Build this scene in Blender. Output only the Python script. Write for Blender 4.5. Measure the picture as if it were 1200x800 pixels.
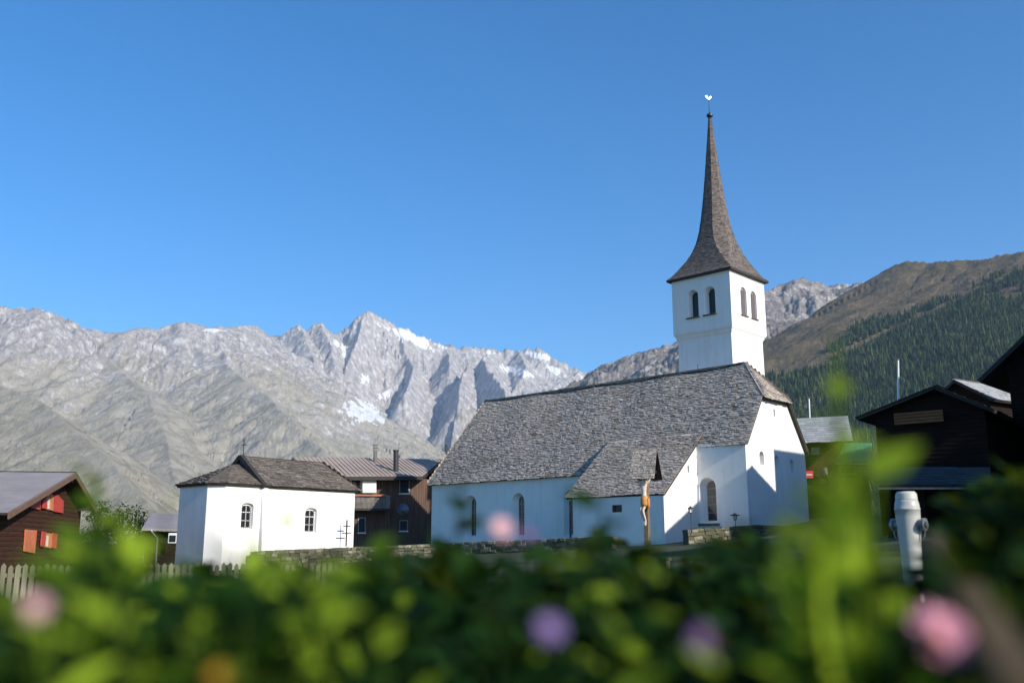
import bpy, bmesh, math, random
import numpy as np
from mathutils import Vector, Matrix
from mathutils.geometry import tessellate_polygon
random.seed(7); RNG = np.random.default_rng(11)
R = math.radians
for o in list(bpy.data.objects): bpy.data.objects.remove(o)
scene = bpy.context.scene
col = scene.collection

# ------------------------------------------------------------------ camera
F_PX, HOR = 1110.0, 640.0
PITCH = math.atan((HOR - 400) / F_PX)
cd = bpy.data.cameras.new('camera'); cam = bpy.data.objects.new('camera', cd); col.objects.link(cam)
cam.location = (0, 0, 0); cam.rotation_euler = (R(90) + PITCH, 0, 0)
cd.sensor_width = 36; cd.lens = 36 * F_PX / 1200
cd.clip_start = 0.01; cd.clip_end = 40000
cd.dof.use_dof = True; cd.dof.focus_distance = 55; cd.dof.aperture_fstop = 2.7; cd.dof.aperture_blades = 0
scene.camera = cam

# ------------------------------------------------------------------ light
SUN_A = R(-42.4)           # angle of the sun from +X, seen from above
SUN_E = R(26)
S = Vector((math.cos(SUN_A) * math.cos(SUN_E), math.sin(SUN_A) * math.cos(SUN_E), math.sin(SUN_E)))
world = bpy.data.worlds.new('World'); scene.world = world; world.use_nodes = True
nt = world.node_tree; nt.nodes.clear()
sky = nt.nodes.new('ShaderNodeTexSky'); sky.sky_type = 'NISHITA'; sky.sun_disc = False
sky.sun_elevation = SUN_E; sky.sun_rotation = math.atan2(S.x, S.y)
sky.altitude = 1600; sky.air_density = 1.0; sky.dust_density = 1.5; sky.ozone_density = 3.0
bg = nt.nodes.new('ShaderNodeBackground'); bg.inputs[1].default_value = 0.118
wo = nt.nodes.new('ShaderNodeOutputWorld')
hs = nt.nodes.new('ShaderNodeHueSaturation'); hs.inputs['Saturation'].default_value = 1.36
nt.links.new(sky.outputs[0], hs.inputs['Color']); nt.links.new(hs.outputs[0], bg.inputs[0]); nt.links.new(bg.outputs[0], wo.inputs[0])
sl = bpy.data.lights.new('sun', 'SUN'); sl.energy = 3.6; sl.angle = R(0.5); sl.color = (1.0, 0.92, 0.80)
sun = bpy.data.objects.new('sun', sl); col.objects.link(sun)
sun.rotation_euler = S.to_track_quat('Z', 'Y').to_euler()
scene.view_settings.view_transform = 'Standard'; scene.view_settings.look = 'None'
scene.view_settings.exposure = 0.80; scene.view_settings.gamma = 1.0; scene.view_settings.use_curve_mapping = False

# ------------------------------------------------------------------ survey helpers (turn measured bearings into metres)
CP, SP = math.cos(PITCH), math.sin(PITCH)
def ray(u, v):
    x = (u - 600) / F_PX; y = (400 - v) / F_PX
    return Vector((x, CP - y * SP, SP + y * CP))
def at(u, v, Y):
    d = ray(u, v); return d * (Y / d.y)
def hit(u, v, P, n):
    d = ray(u, v); return d * (n.dot(P) / n.dot(d))

# ------------------------------------------------------------------ object helpers
def tag(o, label=None, cat=None, group=None, kind=None):
    if label: o['label'] = label
    if cat: o['category'] = cat
    if group: o['group'] = group
    if kind: o['kind'] = kind
    return o
def empty(name, loc=(0, 0, 0), label=None, cat=None, group=None):
    o = bpy.data.objects.new(name, None); o.location = loc; o.empty_display_size = .3
    col.objects.link(o); return tag(o, label, cat, group)

class MB:
    """collects faces (world space) for one mesh"""
    def __init__(s): s.v = []; s.f = []; s.t = []; s.cur = 0.5
    def face(s, pts, tone=None):
        n = len(s.v); s.v += [tuple(p) for p in pts]; s.f.append(tuple(range(n, n + len(pts)))); s.t.append(s.cur if tone is None else tone)
    def box(s, c, ax, ay, az, hx, hy, hz, tone=None):
        c = Vector(c); P = []
        for k in (-1, 1):
            for j in (-1, 1):
                for i in (-1, 1): P.append(c + ax * (hx * i) + ay * (hy * j) + az * (hz * k))
        n = len(s.v); s.v += [tuple(p) for p in P]
        for q in ((0, 2, 3, 1), (4, 5, 7, 6), (0, 1, 5, 4), (2, 6, 7, 3), (0, 4, 6, 2), (1, 3, 7, 5)):
            s.f.append(tuple(n + i for i in q)); s.t.append(s.cur if tone is None else tone)
    def bar(s, a, b, w, h, up=Vector((0, 0, 1)), tone=None):
        a = Vector(a); b = Vector(b); d = (b - a); L = d.length; d.normalize()
        x = d.cross(up)
        if x.length < 1e-4: x = d.cross(Vector((1, 0, 0)))
        x.normalize(); y = x.cross(d)
        s.box((a + b) / 2, d, x, y, L / 2, w / 2, h / 2, tone)
    def tube(s, pts, rad, n=8, tone=None, cap=True):
        pts = [Vector(p) for p in pts]
        if not hasattr(rad, '__len__'): rad = [rad] * len(pts)
        base = len(s.v); ref = Vector((0.3, 0.2, 1)).normalized()
        for i, p in enumerate(pts):
            d = (pts[min(i + 1, len(pts) - 1)] - pts[max(i - 1, 0)]).normalized()
            x = d.cross(ref)
            if x.length < .05: x = d.cross(Vector((1, 0, 0)))
            x.normalize(); y = d.cross(x)
            for k in range(n):
                a = 2 * math.pi * k / n; s.v.append(tuple(p + (x * math.cos(a) + y * math.sin(a)) * rad[i]))
        tn = s.cur if tone is None else tone
        for i in range(len(pts) - 1):
            for k in range(n):
                a = base + i * n + k; b = base + i * n + (k + 1) % n
                s.f.append((a, b, b + n, a + n)); s.t.append(tn)
        if cap:
            s.f.append(tuple(base + k for k in range(n))[::-1]); s.t.append(tn)
            e = base + (len(pts) - 1) * n; s.f.append(tuple(e + k for k in range(n))); s.t.append(tn)
    def lathe(s, c, prof, n=24, tone=None, ax=Vector((0, 0, 1))):
        s.tube([Vector(c) + ax * z for z, r in prof], [max(r, 1e-4) for z, r in prof], n, tone)
    def slab(s, poly, th, tone=None, nrm=None):
        P = [Vector(p) for p in poly]
        n = nrm or (P[1] - P[0]).cross(P[2] - P[0]).normalized()
        if n.z < 0: n = -n
        Q = [p - n * th for p in P]
        s.face(P, tone); s.face(Q[::-1], tone)
        for i in range(len(P)):
            j = (i + 1) % len(P); s.face([P[j], P[i], Q[i], Q[j]], tone)
    def build(s, name, mat, parent=None, smooth=False, merge=False):
        me = bpy.data.meshes.new(name)
        org = Vector(parent['_o']) if (parent is not None and '_o' in parent) else Vector((0, 0, 0))
        if parent is not None: org = WORLD_LOC.get(parent.name, Vector((0, 0, 0)))
        vs = s.v
        if parent is None:                         # a mesh that is a thing of its own: origin at its base
            A = np.array(vs); org = Vector((float(A[:, 0].mean()), float(A[:, 1].mean()), float(A[:, 2].min())))
        me.from_pydata([(x - org.x, y - org.y, z - org.z) for x, y, z in vs], [], s.f)
        a = me.attributes.new('tone', 'FLOAT', 'FACE'); a.data.foreach_set('value', s.t)
        me.materials.append(mat)
        if merge:
            bm = bmesh.new(); bm.from_mesh(me); bmesh.ops.remove_doubles(bm, verts=bm.verts, dist=merge); bm.to_mesh(me); bm.free()
        if smooth: me.polygons.foreach_set('use_smooth', [True] * len(me.polygons))
        me.update()
        o = bpy.data.objects.new(name, me); col.objects.link(o)
        if parent is not None: o.parent = parent; WORLD_LOC[o.name] = org
        else: o.location = org; WORLD_LOC[o.name] = org
        return o
WORLD_LOC = {}
def thing(name, loc, label, cat, group=None):
    o = empty(name, loc, label, cat, group); WORLD_LOC[o.name] = Vector(loc); return o

# ------------------------------------------------------------------ materials
def mat(name, build):
    m = bpy.data.materials.new(name); m.use_nodes = True; t = m.node_tree; t.nodes.clear()
    out = t.nodes.new('ShaderNodeOutputMaterial'); p = t.nodes.new('ShaderNodeBsdfPrincipled')
    t.links.new(p.outputs[0], out.inputs[0]); build(t, p, out); return m
def N(t, k, **kw):
    n = t.nodes.new(k)
    for a, b in kw.items():
        if a.startswith('i_'): n.inputs[int(a[2:])].default_value = b
        else: setattr(n, a, b)
    return n
def ramp(t, fac, stops):
    r = t.nodes.new('ShaderNodeValToRGB'); e = r.color_ramp.elements
    e[0].position, e[0].color = stops[0][0], (*stops[0][1], 1); e[1].position, e[1].color = stops[-1][0], (*stops[-1][1], 1)
    for p, c in stops[1:-1]:
        q = e.new(p); q.color = (*c, 1)
    t.links.new(fac, r.inputs[0]); return r.outputs[0]
def mixc(t, fac, a, b, mode='MIX'):
    m = t.nodes.new('ShaderNodeMix'); m.data_type = 'RGBA'; m.blend_type = mode
    for s, x in ((0, fac), (6, a), (7, b)):
        if hasattr(x, 'default_value') or hasattr(x, 'links'): t.links.new(x, m.inputs[s])
        elif s == 0: m.inputs[0].default_value = x
        else: m.inputs[s].default_value = (*x, 1)
    return m.outputs[2]
def coords(t, scale=(1, 1, 1), rot=(0, 0, 0)):
    g = t.nodes.new('ShaderNodeNewGeometry'); m = t.nodes.new('ShaderNodeMapping')
    m.inputs['Scale'].default_value = scale; m.inputs['Rotation'].default_value = rot
    t.links.new(g.outputs['Position'], m.inputs[0]); return m.outputs[0]
def noise(t, co, sc, det=4, rough=.55, dist=0):
    n = t.nodes.new('ShaderNodeTexNoise'); n.inputs['Scale'].default_value = sc; n.inputs['Detail'].default_value = det
    n.inputs['Roughness'].default_value = rough; n.inputs['Distortion'].default_value = dist
    t.links.new(co, n.inputs['Vector']); return n.outputs[0]
def bump(t, p, h, st, d):
    b = t.nodes.new('ShaderNodeBump'); b.inputs['Strength'].default_value = st; b.inputs['Distance'].default_value = d
    t.links.new(h, b.inputs['Height']); t.links.new(b.outputs[0], p.inputs['Normal'])
def attr(t, name='tone'):
    a = t.nodes.new('ShaderNodeAttribute'); a.attribute_name = name; return a.outputs['Fac']

def simple(name, c, rough=.7, var=.25, sc=3.0, bs=.15, bd=.01, metal=0, stretch=(1, 1, 1)):
    def b(t, p, o):
        co = coords(t, stretch); n = noise(t, co, sc, 6)
        c2 = tuple(x * (1 - var) for x in c); c3 = tuple(min(1, x * (1 + var)) for x in c)
        t.links.new(ramp(t, n, [(.3, c2), (.7, c3)]), p.inputs['Base Color'])
        p.inputs['Roughness'].default_value = rough; p.inputs['Metallic'].default_value = metal
        bump(t, p, noise(t, co, sc * 6, 4), bs, bd)
    return mat(name, b)

def plaster_b(t, p, o):
    co = coords(t); big = noise(t, co, .5, 5, .6); fine = noise(t, co, 6, 6, .6)
    stre = noise(t, coords(t, (3, 3, .25)), 1.0, 5, .6)
    c = ramp(t, big, [(.3, (.72, .71, .68)), (.7, (.80, .795, .77))])
    c = mixc(t, ramp(t, stre, [(.48, (0, 0, 0)), (.72, (.32, .32, .32))]), c, (.55, .54, .50))
    c = mixc(t, ramp(t, noise(t, co, 1.6, 8, .7), [(.55, (0, 0, 0)), (.75, (.35, .35, .35))]), c, (.62, .60, .54))
    sx = t.nodes.new('ShaderNodeSeparateXYZ'); t.links.new(co, sx.inputs[0])
    t.links.new(c, p.inputs['Base Color']); p.inputs['Roughness'].default_value = .9
    bump(t, p, fine, .35, .02)
PLASTER = mat('lime_plaster', plaster_b)

def shingle_mat(name, dark, light, warm):
    def b(t, p, o):
        co = coords(t); f = attr(t); n = noise(t, co, 9, 5, .65); big = noise(t, co, .35, 4, .6)
        c = ramp(t, f, [(0, dark), (.5, tuple((a + b2) / 2 for a, b2 in zip(dark, light))), (1, light)])
        c = mixc(t, ramp(t, big, [(.4, (0, 0, 0)), (.7, (.55, .55, .55))]), c, warm)
        c = mixc(t, ramp(t, n, [(.35, (.45, .45, .45)), (.65, (0, 0, 0))]), c, dark)
        t.links.new(c, p.inputs['Base Color']); p.inputs['Roughness'].default_value = .85; p.inputs['Specular IOR Level'].default_value = .15
        bump(t, p, noise(t, coords(t, (1, 1, 1)), 25, 4), .4, .01)
    return mat(name, b)
SHINGLE = shingle_mat('weathered_shingle', (.11, .092, .075), (.64, .57, .50), (.50, .43, .36))
SPIRE_SH = shingle_mat('spire_shingle', (.055, .047, .044), (.24, .205, .19), (.18, .15, .125))
SLATE = shingle_mat('grey_stone_slate', (.25, .26, .26), (.45, .46, .46), (.36, .37, .36))
DSLATE = shingle_mat('shade_dark_slate', (.03, .036, .034), (.085, .095, .095), (.055, .065, .055))  # darker copy of the slate: shade on barn and shelter put into the colour
DARKBOARD = simple('dark_board', (.028, .023, .020), .8, .4, 6)
def timber_mat(name, c, c2, pitch=.18):
    def b(t, p, o):
        co = coords(t); sx = t.nodes.new('ShaderNodeSeparateXYZ'); t.links.new(co, sx.inputs[0])
        w = t.nodes.new('ShaderNodeMath'); w.operation = 'PINGPONG'; w.inputs[1].default_value = pitch / 2; t.links.new(sx.outputs[2], w.inputs[0])
        d = t.nodes.new('ShaderNodeMath'); d.operation = 'DIVIDE'; d.inputs[1].default_value = pitch / 2; t.links.new(w.outputs[0], d.inputs[0])
        n = noise(t, coords(t, (1, 1, 9)), 2.2, 6, .65)
        k = ramp(t, n, [(.3, c), (.72, c2)])
        g = ramp(t, d.outputs[0], [(.0, (.15, .15, .15)), (.14, (1, 1, 1))])
        k = mixc(t, 1.0, k, g, 'MULTIPLY')
        t.links.new(k, p.inputs['Base Color']); p.inputs['Roughness'].default_value = .8; p.inputs['Specular IOR Level'].default_value = .08
        bump(t, p, d.outputs[0], .5, .03)
    return mat(name, b)
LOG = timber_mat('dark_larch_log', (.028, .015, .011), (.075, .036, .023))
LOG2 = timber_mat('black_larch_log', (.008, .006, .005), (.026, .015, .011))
ORANGE = timber_mat('sun_toned_larch_log', (.18, .075, .035), (.32, .15, .075), .14)  # brighter copy of the larch: sunlight put into the colour
def board_b(t, p, o):
    co = coords(t); w = t.nodes.new('ShaderNodeTexWave'); w.bands_direction = 'X'; w.inputs['Scale'].default_value = 2.2; w.inputs['Distortion'].default_value = .2
    t.links.new(co, w.inputs['Vector']); n = noise(t, coords(t, (6, 6, .4)), 1.4, 5)
    k = ramp(t, n, [(.3, (.05, .026, .016)), (.7, (.14, .07, .042))])
    k = mixc(t, 1.0, k, ramp(t, w.outputs[1], [(0, (.25, .25, .25)), (.18, (1, 1, 1))]), 'MULTIPLY')
    t.links.new(k, p.inputs['Base Color']); p.inputs['Roughness'].default_value = .75
BOARDS = mat('vertical_brown_boards', board_b)
def stone_b(t, p, o):
    co = coords(t); f = attr(t); n = noise(t, co, 5, 6, .65)
    c = ramp(t, f, [(0, (.045, .042, .034)), (.5, (.13, .118, .09)), (1, (.34, .30, .23))])
    c = mixc(t, ramp(t, n, [(.4, (.0, .0, .0)), (.62, (.8, .8, .8))]), c, (.06, .075, .03))
    t.links.new(c, p.inputs['Base Color']); p.inputs['Roughness'].default_value = .9; bump(t, p, n, .6, .04)
STONE = mat('rubble_stone', stone_b)
def glass_b(t, p, o):
    p.inputs['Base Color'].default_value = (.02, .025, .03, 1); p.inputs['Roughness'].default_value = .12
    bump(t, p, noise(t, coords(t), 3, 2), .15, .02)
GLASS = mat('window_glass', glass_b)
WHITE = simple('white_paint', (.74, .74, .72), .5, .06, 5, .05)
LOUVD = simple('dark_chimney_metal', (.05, .048, .045), .5, .3, 8)
LOUVRE = simple('grey_louvre', (.30, .27, .29), .7, .15, 5)
BLACK = simple('black_iron', (.02, .02, .022), .5, .3, 8, .1)
LEAD = simple('grey_metal', (.25, .26, .27), .4, .2, 6, .05, metal=.6)
SILVER = simple('pale_gilded_metal', (.80, .74, .55), .35, .1, 5, .02, metal=.3)
RED = simple('red_shutter_paint', (.42, .055, .04), .6, .25, 4)
ORANGEP = simple('orange_board_paint', (.50, .15, .07), .6, .2, 4)
OCHRE = simple('ochre_frame', (.50, .24, .06), .6, .2, 6)
CURTAIN = simple('lace_curtain', (.6, .57, .48), .9, .4, 12)
SKIN = simple('painted_flesh', (.62, .50, .40), .6, .12, 8)
CLOTH = simple('ochre_loincloth', (.50, .22, .05), .7, .3, 10)
SIGNRED = simple('red_sign_paint', (.62, .05, .05), .45, .06, 5)
GREENM = simple('green_sheet', (.10, .42, .28), .5, .25, 4)
BLUEP = simple('blue_plastic', (.02, .26, .62), .4, .15, 8)
YELP = simple('yellow_plastic', (.55, .28, .02), .4, .15, 8)
HYD = simple('hydrant_coat', (.38, .38, .355), .35, .08, 7, .06)
RAILW = simple('brown_rail_wood', (.075, .045, .010), .7, .35, 12)
def seam_b(t, p, o):
    co = coords(t, (1, 1, 1)); n = noise(t, co, .6, 4)
    t.links.new(ramp(t, n, [(.3, (.30, .24, .20)), (.7, (.38, .31, .265))]), p.inputs['Base Color'])
    p.inputs['Roughness'].default_value = .75; p.inputs['Specular IOR Level'].default_value = .2
SEAM = mat('brown_sheet_metal', seam_b)
GREYROOF = simple('grey_fibre_roof', (.235, .215, .215), .75, .12, 1.2, .2)
def grass_b(t, p, o):
    co = coords(t); n = noise(t, co, .35, 5, .6); f = noise(t, co, 9, 5, .7)
    c = ramp(t, n, [(.3, (.018, .034, .008)), (.55, (.032, .052, .012)), (.75, (.06, .066, .022))])
    c = mixc(t, ramp(t, f, [(.35, (.6, .6, .6)), (.65, (0, 0, 0))]), c, (.03, .04, .012))
    t.links.new(c, p.inputs['Base Color']); p.inputs['Roughness'].default_value = .95; bump(t, p, f, .9, .08)
GRASS = mat('meadow_ground', grass_b)
def leaf_mat(name, c1, c2, tr=.5):
    m = bpy.data.materials.new(name); m.use_nodes = True; t = m.node_tree; t.nodes.clear()
    out = t.nodes.new('ShaderNodeOutputMaterial'); f = attr(t)
    c = ramp(t, f, [(0, c1), (1, c2)])
    p = t.nodes.new('ShaderNodeBsdfPrincipled'); p.inputs['Roughness'].default_value = .6; p.inputs['Specular IOR Level'].default_value = .06; t.links.new(c, p.inputs['Base Color'])
    b = t.nodes.new('ShaderNodeBsdfTranslucent'); t.links.new(mixc(t, .6, c, (.30, .42, .03)), b.inputs[0])
    x = t.nodes.new('ShaderNodeMixShader'); x.inputs[0].default_value = tr
    t.links.new(p.outputs[0], x.inputs[1]); t.links.new(b.outputs[0], x.inputs[2]); t.links.new(x.outputs[0], out.inputs[0])
    return m
LEAF = leaf_mat('sunlit_garden_leaf', (.035, .085, .006), (.30, .43, .028), .42)  # bright copy: sunlight on the bed's leaves put into the colour
LEAFD = leaf_mat('deep_green_shade_leaf', (.002, .010, .0015), (.010, .033, .004), .12)  # near-black copy: shade among the bed's leaves put into the colour
BLADE = leaf_mat('pale_blade', (.08, .16, .02), (.20, .26, .05), .45)
def petal_mat(name, c, c2):
    return leaf_mat(name, c, c2, .3)
def petal(name, c, c2):
    m = bpy.data.materials.new(name); m.use_nodes = True; t = m.node_tree; t.nodes.clear()
    out = t.nodes.new('ShaderNodeOutputMaterial'); k = ramp(t, attr(t), [(0, c), (1, c2)])
    p = t.nodes.new('ShaderNodeBsdfDiffuse'); t.links.new(k, p.inputs[0]); b = t.nodes.new('ShaderNodeBsdfTranslucent'); t.links.new(k, b.inputs[0])
    x = t.nodes.new('ShaderNodeMixShader'); x.inputs[0].default_value = .35
    t.links.new(p.outputs[0], x.inputs[1]); t.links.new(b.outputs[0], x.inputs[2]); t.links.new(x.outputs[0], out.inputs[0]); return m
PINK = petal('pink_petal', (.62, .20, .34), (.85, .48, .58)); PALEPINK = petal('pale_pink_petal', (.75, .42, .46), (.88, .62, .64))
VIOLET = petal('violet_petal', (.22, .15, .42), (.42, .30, .62)); DVIOLET = petal('dull_violet_petal', (.14, .09, .22), (.24, .16, .36))

# ------------------------------------------------------------------ noise in numpy
_perm = RNG.permutation(4096)
_ga = RNG.random(4096) * 2 * np.pi
def pn(x, y):
    xi = np.floor(x).astype(np.int64); yi = np.floor(y).astype(np.int64); fx = x - xi; fy = y - yi
    def g(i, j, dx, dy):
        a = _ga[_perm[(_perm[i & 4095] + j) & 4095]]; return np.cos(a) * dx + np.sin(a) * dy
    u = fx * fx * fx * (fx * (fx * 6 - 15) + 10); v = fy * fy * fy * (fy * (fy * 6 - 15) + 10)
    a = g(xi, yi, fx, fy); b = g(xi + 1, yi, fx - 1, fy); c = g(xi, yi + 1, fx, fy - 1); d = g(xi + 1, yi + 1, fx - 1, fy - 1)
    return ((a * (1 - u) + b * u) * (1 - v) + (c * (1 - u) + d * u) * v) * 1.5
def fbm(x, y, o=5, ga=.5):
    s = 0; a = 1; n = 0
    for i in range(o): s = s + a * pn(x + 17.3 * i, y - 9.1 * i); n += a; a *= ga; x = x * 2.03; y = y * 2.03
    return s / n
def ridged(x, y, o=5, ga=.55):
    s = 0; a = 1; n = 0
    for i in range(o):
        s = s + a * (1 - 2 * np.abs(pn(x + 31.7 * i, y + 5.3 * i))); n += a; a *= ga; x = x * 2.1; y = y * 2.1
    return s / n

# ------------------------------------------------------------------ terrain
def gz(x, y):
    """ground height round the village"""
    x = np.asarray(x, float); y = np.asarray(y, float)
    xr = np.clip(x + 2, 0, 28)
    z = -1.1 + .0045 * np.minimum(xr * xr, 19.6 * 19.6 + (xr - 19.6) * 14) + .015 * np.clip(y, -50, 70)
    z = z + .04 * np.clip(x, -60, 0)
    far = np.clip((np.hypot(x, y) - 90) / 300, 0, 1)
    return z - far * far * 14 + far * fbm(x / 40, y / 40, 3) * 2
def grid_mesh(name, X, Y, Z, m, extra=None):
    h, w = X.shape; me = bpy.data.meshes.new(name)
    V = np.stack([X, Y, Z], -1).reshape(-1, 3).astype(np.float32)
    idx = np.arange(h * w).reshape(h, w)
    Fq = np.stack([idx[:-1, :-1], idx[:-1, 1:], idx[1:, 1:], idx[1:, :-1]], -1).reshape(-1, 4)
    me.vertices.add(len(V)); me.vertices.foreach_set('co', V.ravel())
    me.loops.add(Fq.size); me.loops.foreach_set('vertex_index', Fq.ravel().astype(np.int32))
    me.polygons.add(len(Fq)); me.polygons.foreach_set('loop_start', np.arange(0, Fq.size, 4, dtype=np.int32))
    me.polygons.foreach_set('loop_total', np.full(len(Fq), 4, np.int32))
    me.polygons.foreach_set('use_smooth', np.ones(len(Fq), bool))
    for k, a in (extra or {}).items():
        q = me.attributes.new(k, 'FLOAT', 'POINT'); q.data.foreach_set('value', a.ravel().astype(np.float32))
    me.update(); me.validate(); me.materials.append(m)
    o = bpy.data.objects.new(name, me); col.objects.link(o); return o
def ridge_pts(lst):
    return [np.array([(u - 600) / 1135.6 * r, r, (640 - v) / 1135.6 * r]) for u, v, r in [(a, b, c * 1000.) for a, b, c in lst]]
def carve(X, Y, ridges, base):
    Z = base.copy()
    for rdg in ridges:
        pts, k, amp, lam, kp = rdg[:5]; asym = rdg[5] if len(rdg) > 5 else 1.0
        P = ridge_pts(pts); s0 = 0; best = np.full(X.shape, -1e9); bs = np.zeros(X.shape); bd = np.zeros(X.shape)
        for a, b in zip(P[:-1], P[1:]):
            d = b[:2] - a[:2]; L = np.hypot(*d); t = np.clip(((X - a[0]) * d[0] + (Y - a[1]) * d[1]) / (L * L), 0, 1)
            dx = X - (a[0] + t * d[0]); dy = Y - (a[1] + t * d[1]); dist = np.hypot(dx, dy)
            # keep the angle round end points so that gullies fan out
            side = np.where((d[0] * dy - d[1] * dx) > 0, 1., -1.)
            z = a[2] + t * (b[2] - a[2]) - k * dist * np.where(side < 0, asym, 1.0)
            ang = (dx * d[0] + dy * d[1]) / (L * np.maximum(dist, 1))
            up = z > best
            best = np.where(up, z, best); bs = np.where(up, s0 + t * L + ang * dist * .6 + side * 7000, bs); bd = np.where(up, dist, bd)
            s0 += L
        conc = np.exp(-bd / kp) * kp * k * .35                              # steeper near the crest, gentler below
        fl = ridged(bs / lam, bd / (lam * 5), 5, .6)
        am = amp * np.clip(bd / (lam * 1.2), .10, 1)
        h = best - (k * .35 * kp - conc) + am * fl + (k * .35) * bd * .6
        Z = np.maximum(Z, h)
    return Z

def rock_mat(name, rock1, rock2, grass1, grass2, glo, ghi, tint=(.9, .5)):
    def b(t, p, o):
        co = coords(t); g = t.nodes.new('ShaderNodeNewGeometry')
        sn = t.nodes.new('ShaderNodeSeparateXYZ'); t.links.new(g.outputs['Normal'], sn.inputs[0])
        sz = t.nodes.new('ShaderNodeSeparateXYZ'); t.links.new(g.outputs['Position'], sz.inputs[0])
        n1 = noise(t, co, .012, 8, .65); n2 = noise(t, co, .0022, 6, .6); n3 = noise(t, coords(t, (1, 1, .3)), .022, 9, .74); n4 = noise(t, co, .05, 7, .7)
        rock = ramp(t, n3, [(.36, tuple(x * .66 for x in rock1)), (.5, rock1), (.64, rock2)])
        gr = ramp(t, n1, [(.3, grass1), (.7, grass2)])
        # grass where flat enough and low enough
        a = t.nodes.new('ShaderNodeMath'); a.operation = 'MULTIPLY_ADD'; a.inputs[1].default_value = 1.0; t.links.new(sn.outputs[2], a.inputs[0]); t.links.new(n2, a.inputs[2])
        hgt = t.nodes.new('ShaderNodeMapRange'); hgt.inputs[1].default_value = glo; hgt.inputs[2].default_value = ghi; hgt.inputs[3].default_value = .22; hgt.inputs[4].default_value = -.45
        t.links.new(sz.outputs[2], hgt.inputs[0])
        s = t.nodes.new('ShaderNodeMath'); s.operation = 'ADD'; t.links.new(a.outputs[0], s.inputs[0]); t.links.new(hgt.outputs[0], s.inputs[1])
        s2 = t.nodes.new('ShaderNodeMath'); s2.operation = 'MULTIPLY_ADD'; s2.inputs[1].default_value = 1.5; s2.inputs[2].default_value = -.75; t.links.new(n4, s2.inputs[0])
        s3 = t.nodes.new('ShaderNodeMath'); s3.operation = 'ADD'; t.links.new(s.outputs[0], s3.inputs[0]); t.links.new(s2.outputs[0], s3.inputs[1])
        gm = ramp(t, s3.outputs[0], [(tint[0], (0, 0, 0)), (tint[0] + .28, (1, 1, 1))])
        ra = t.nodes.new('ShaderNodeMath'); ra.operation = 'MULTIPLY'; ra.inputs[1].default_value = .97; t.links.new(attr(t, 'rocky'), ra.inputs[0])
        gm = mixc(t, ra.outputs[0], gm, (0, 0, 0))
        c = mixc(t, gm, rock, gr)
        sm = ramp(t, attr(t, 'snow'), [(.45, (0, 0, 0)), (.55, (1, 1, 1))])
        c = mixc(t, sm, c, (.82, .84, .86))
        t.links.new(c, p.inputs['Base Color']); p.inputs['Roughness'].default_value = .95
        p.inputs['Specular IOR Level'].default_value = .1
        bump(t, p, noise(t, coords(t, (1, 1, .5)), .018, 10, .74), 1.0, 34)
    return mat(name, b)
ROCK_L = rock_mat('pale_granite_slopes', (.42, .395, .375), (.72, .685, .65), (.29, .265, .19), (.54, .49, .39), 150, 1400, (.985, .4))
ROCK_R = rock_mat('heath_and_rock_slopes', (.32, .29, .265), (.72, .65, .58), (.10, .088, .042), (.27, .20, .12), 750, 1100, (.92, .4))

def polar(pxa, pxb, nc, r0, r1, nr):
    a = np.linspace(pxa, pxb, nc); r = np.geomspace(r0, r1, nr)
    az = np.arctan((a - 600) / 1135.6); A, RR = np.meshgrid(az, r)
    return RR * np.sin(A), RR * np.cos(A)
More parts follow.
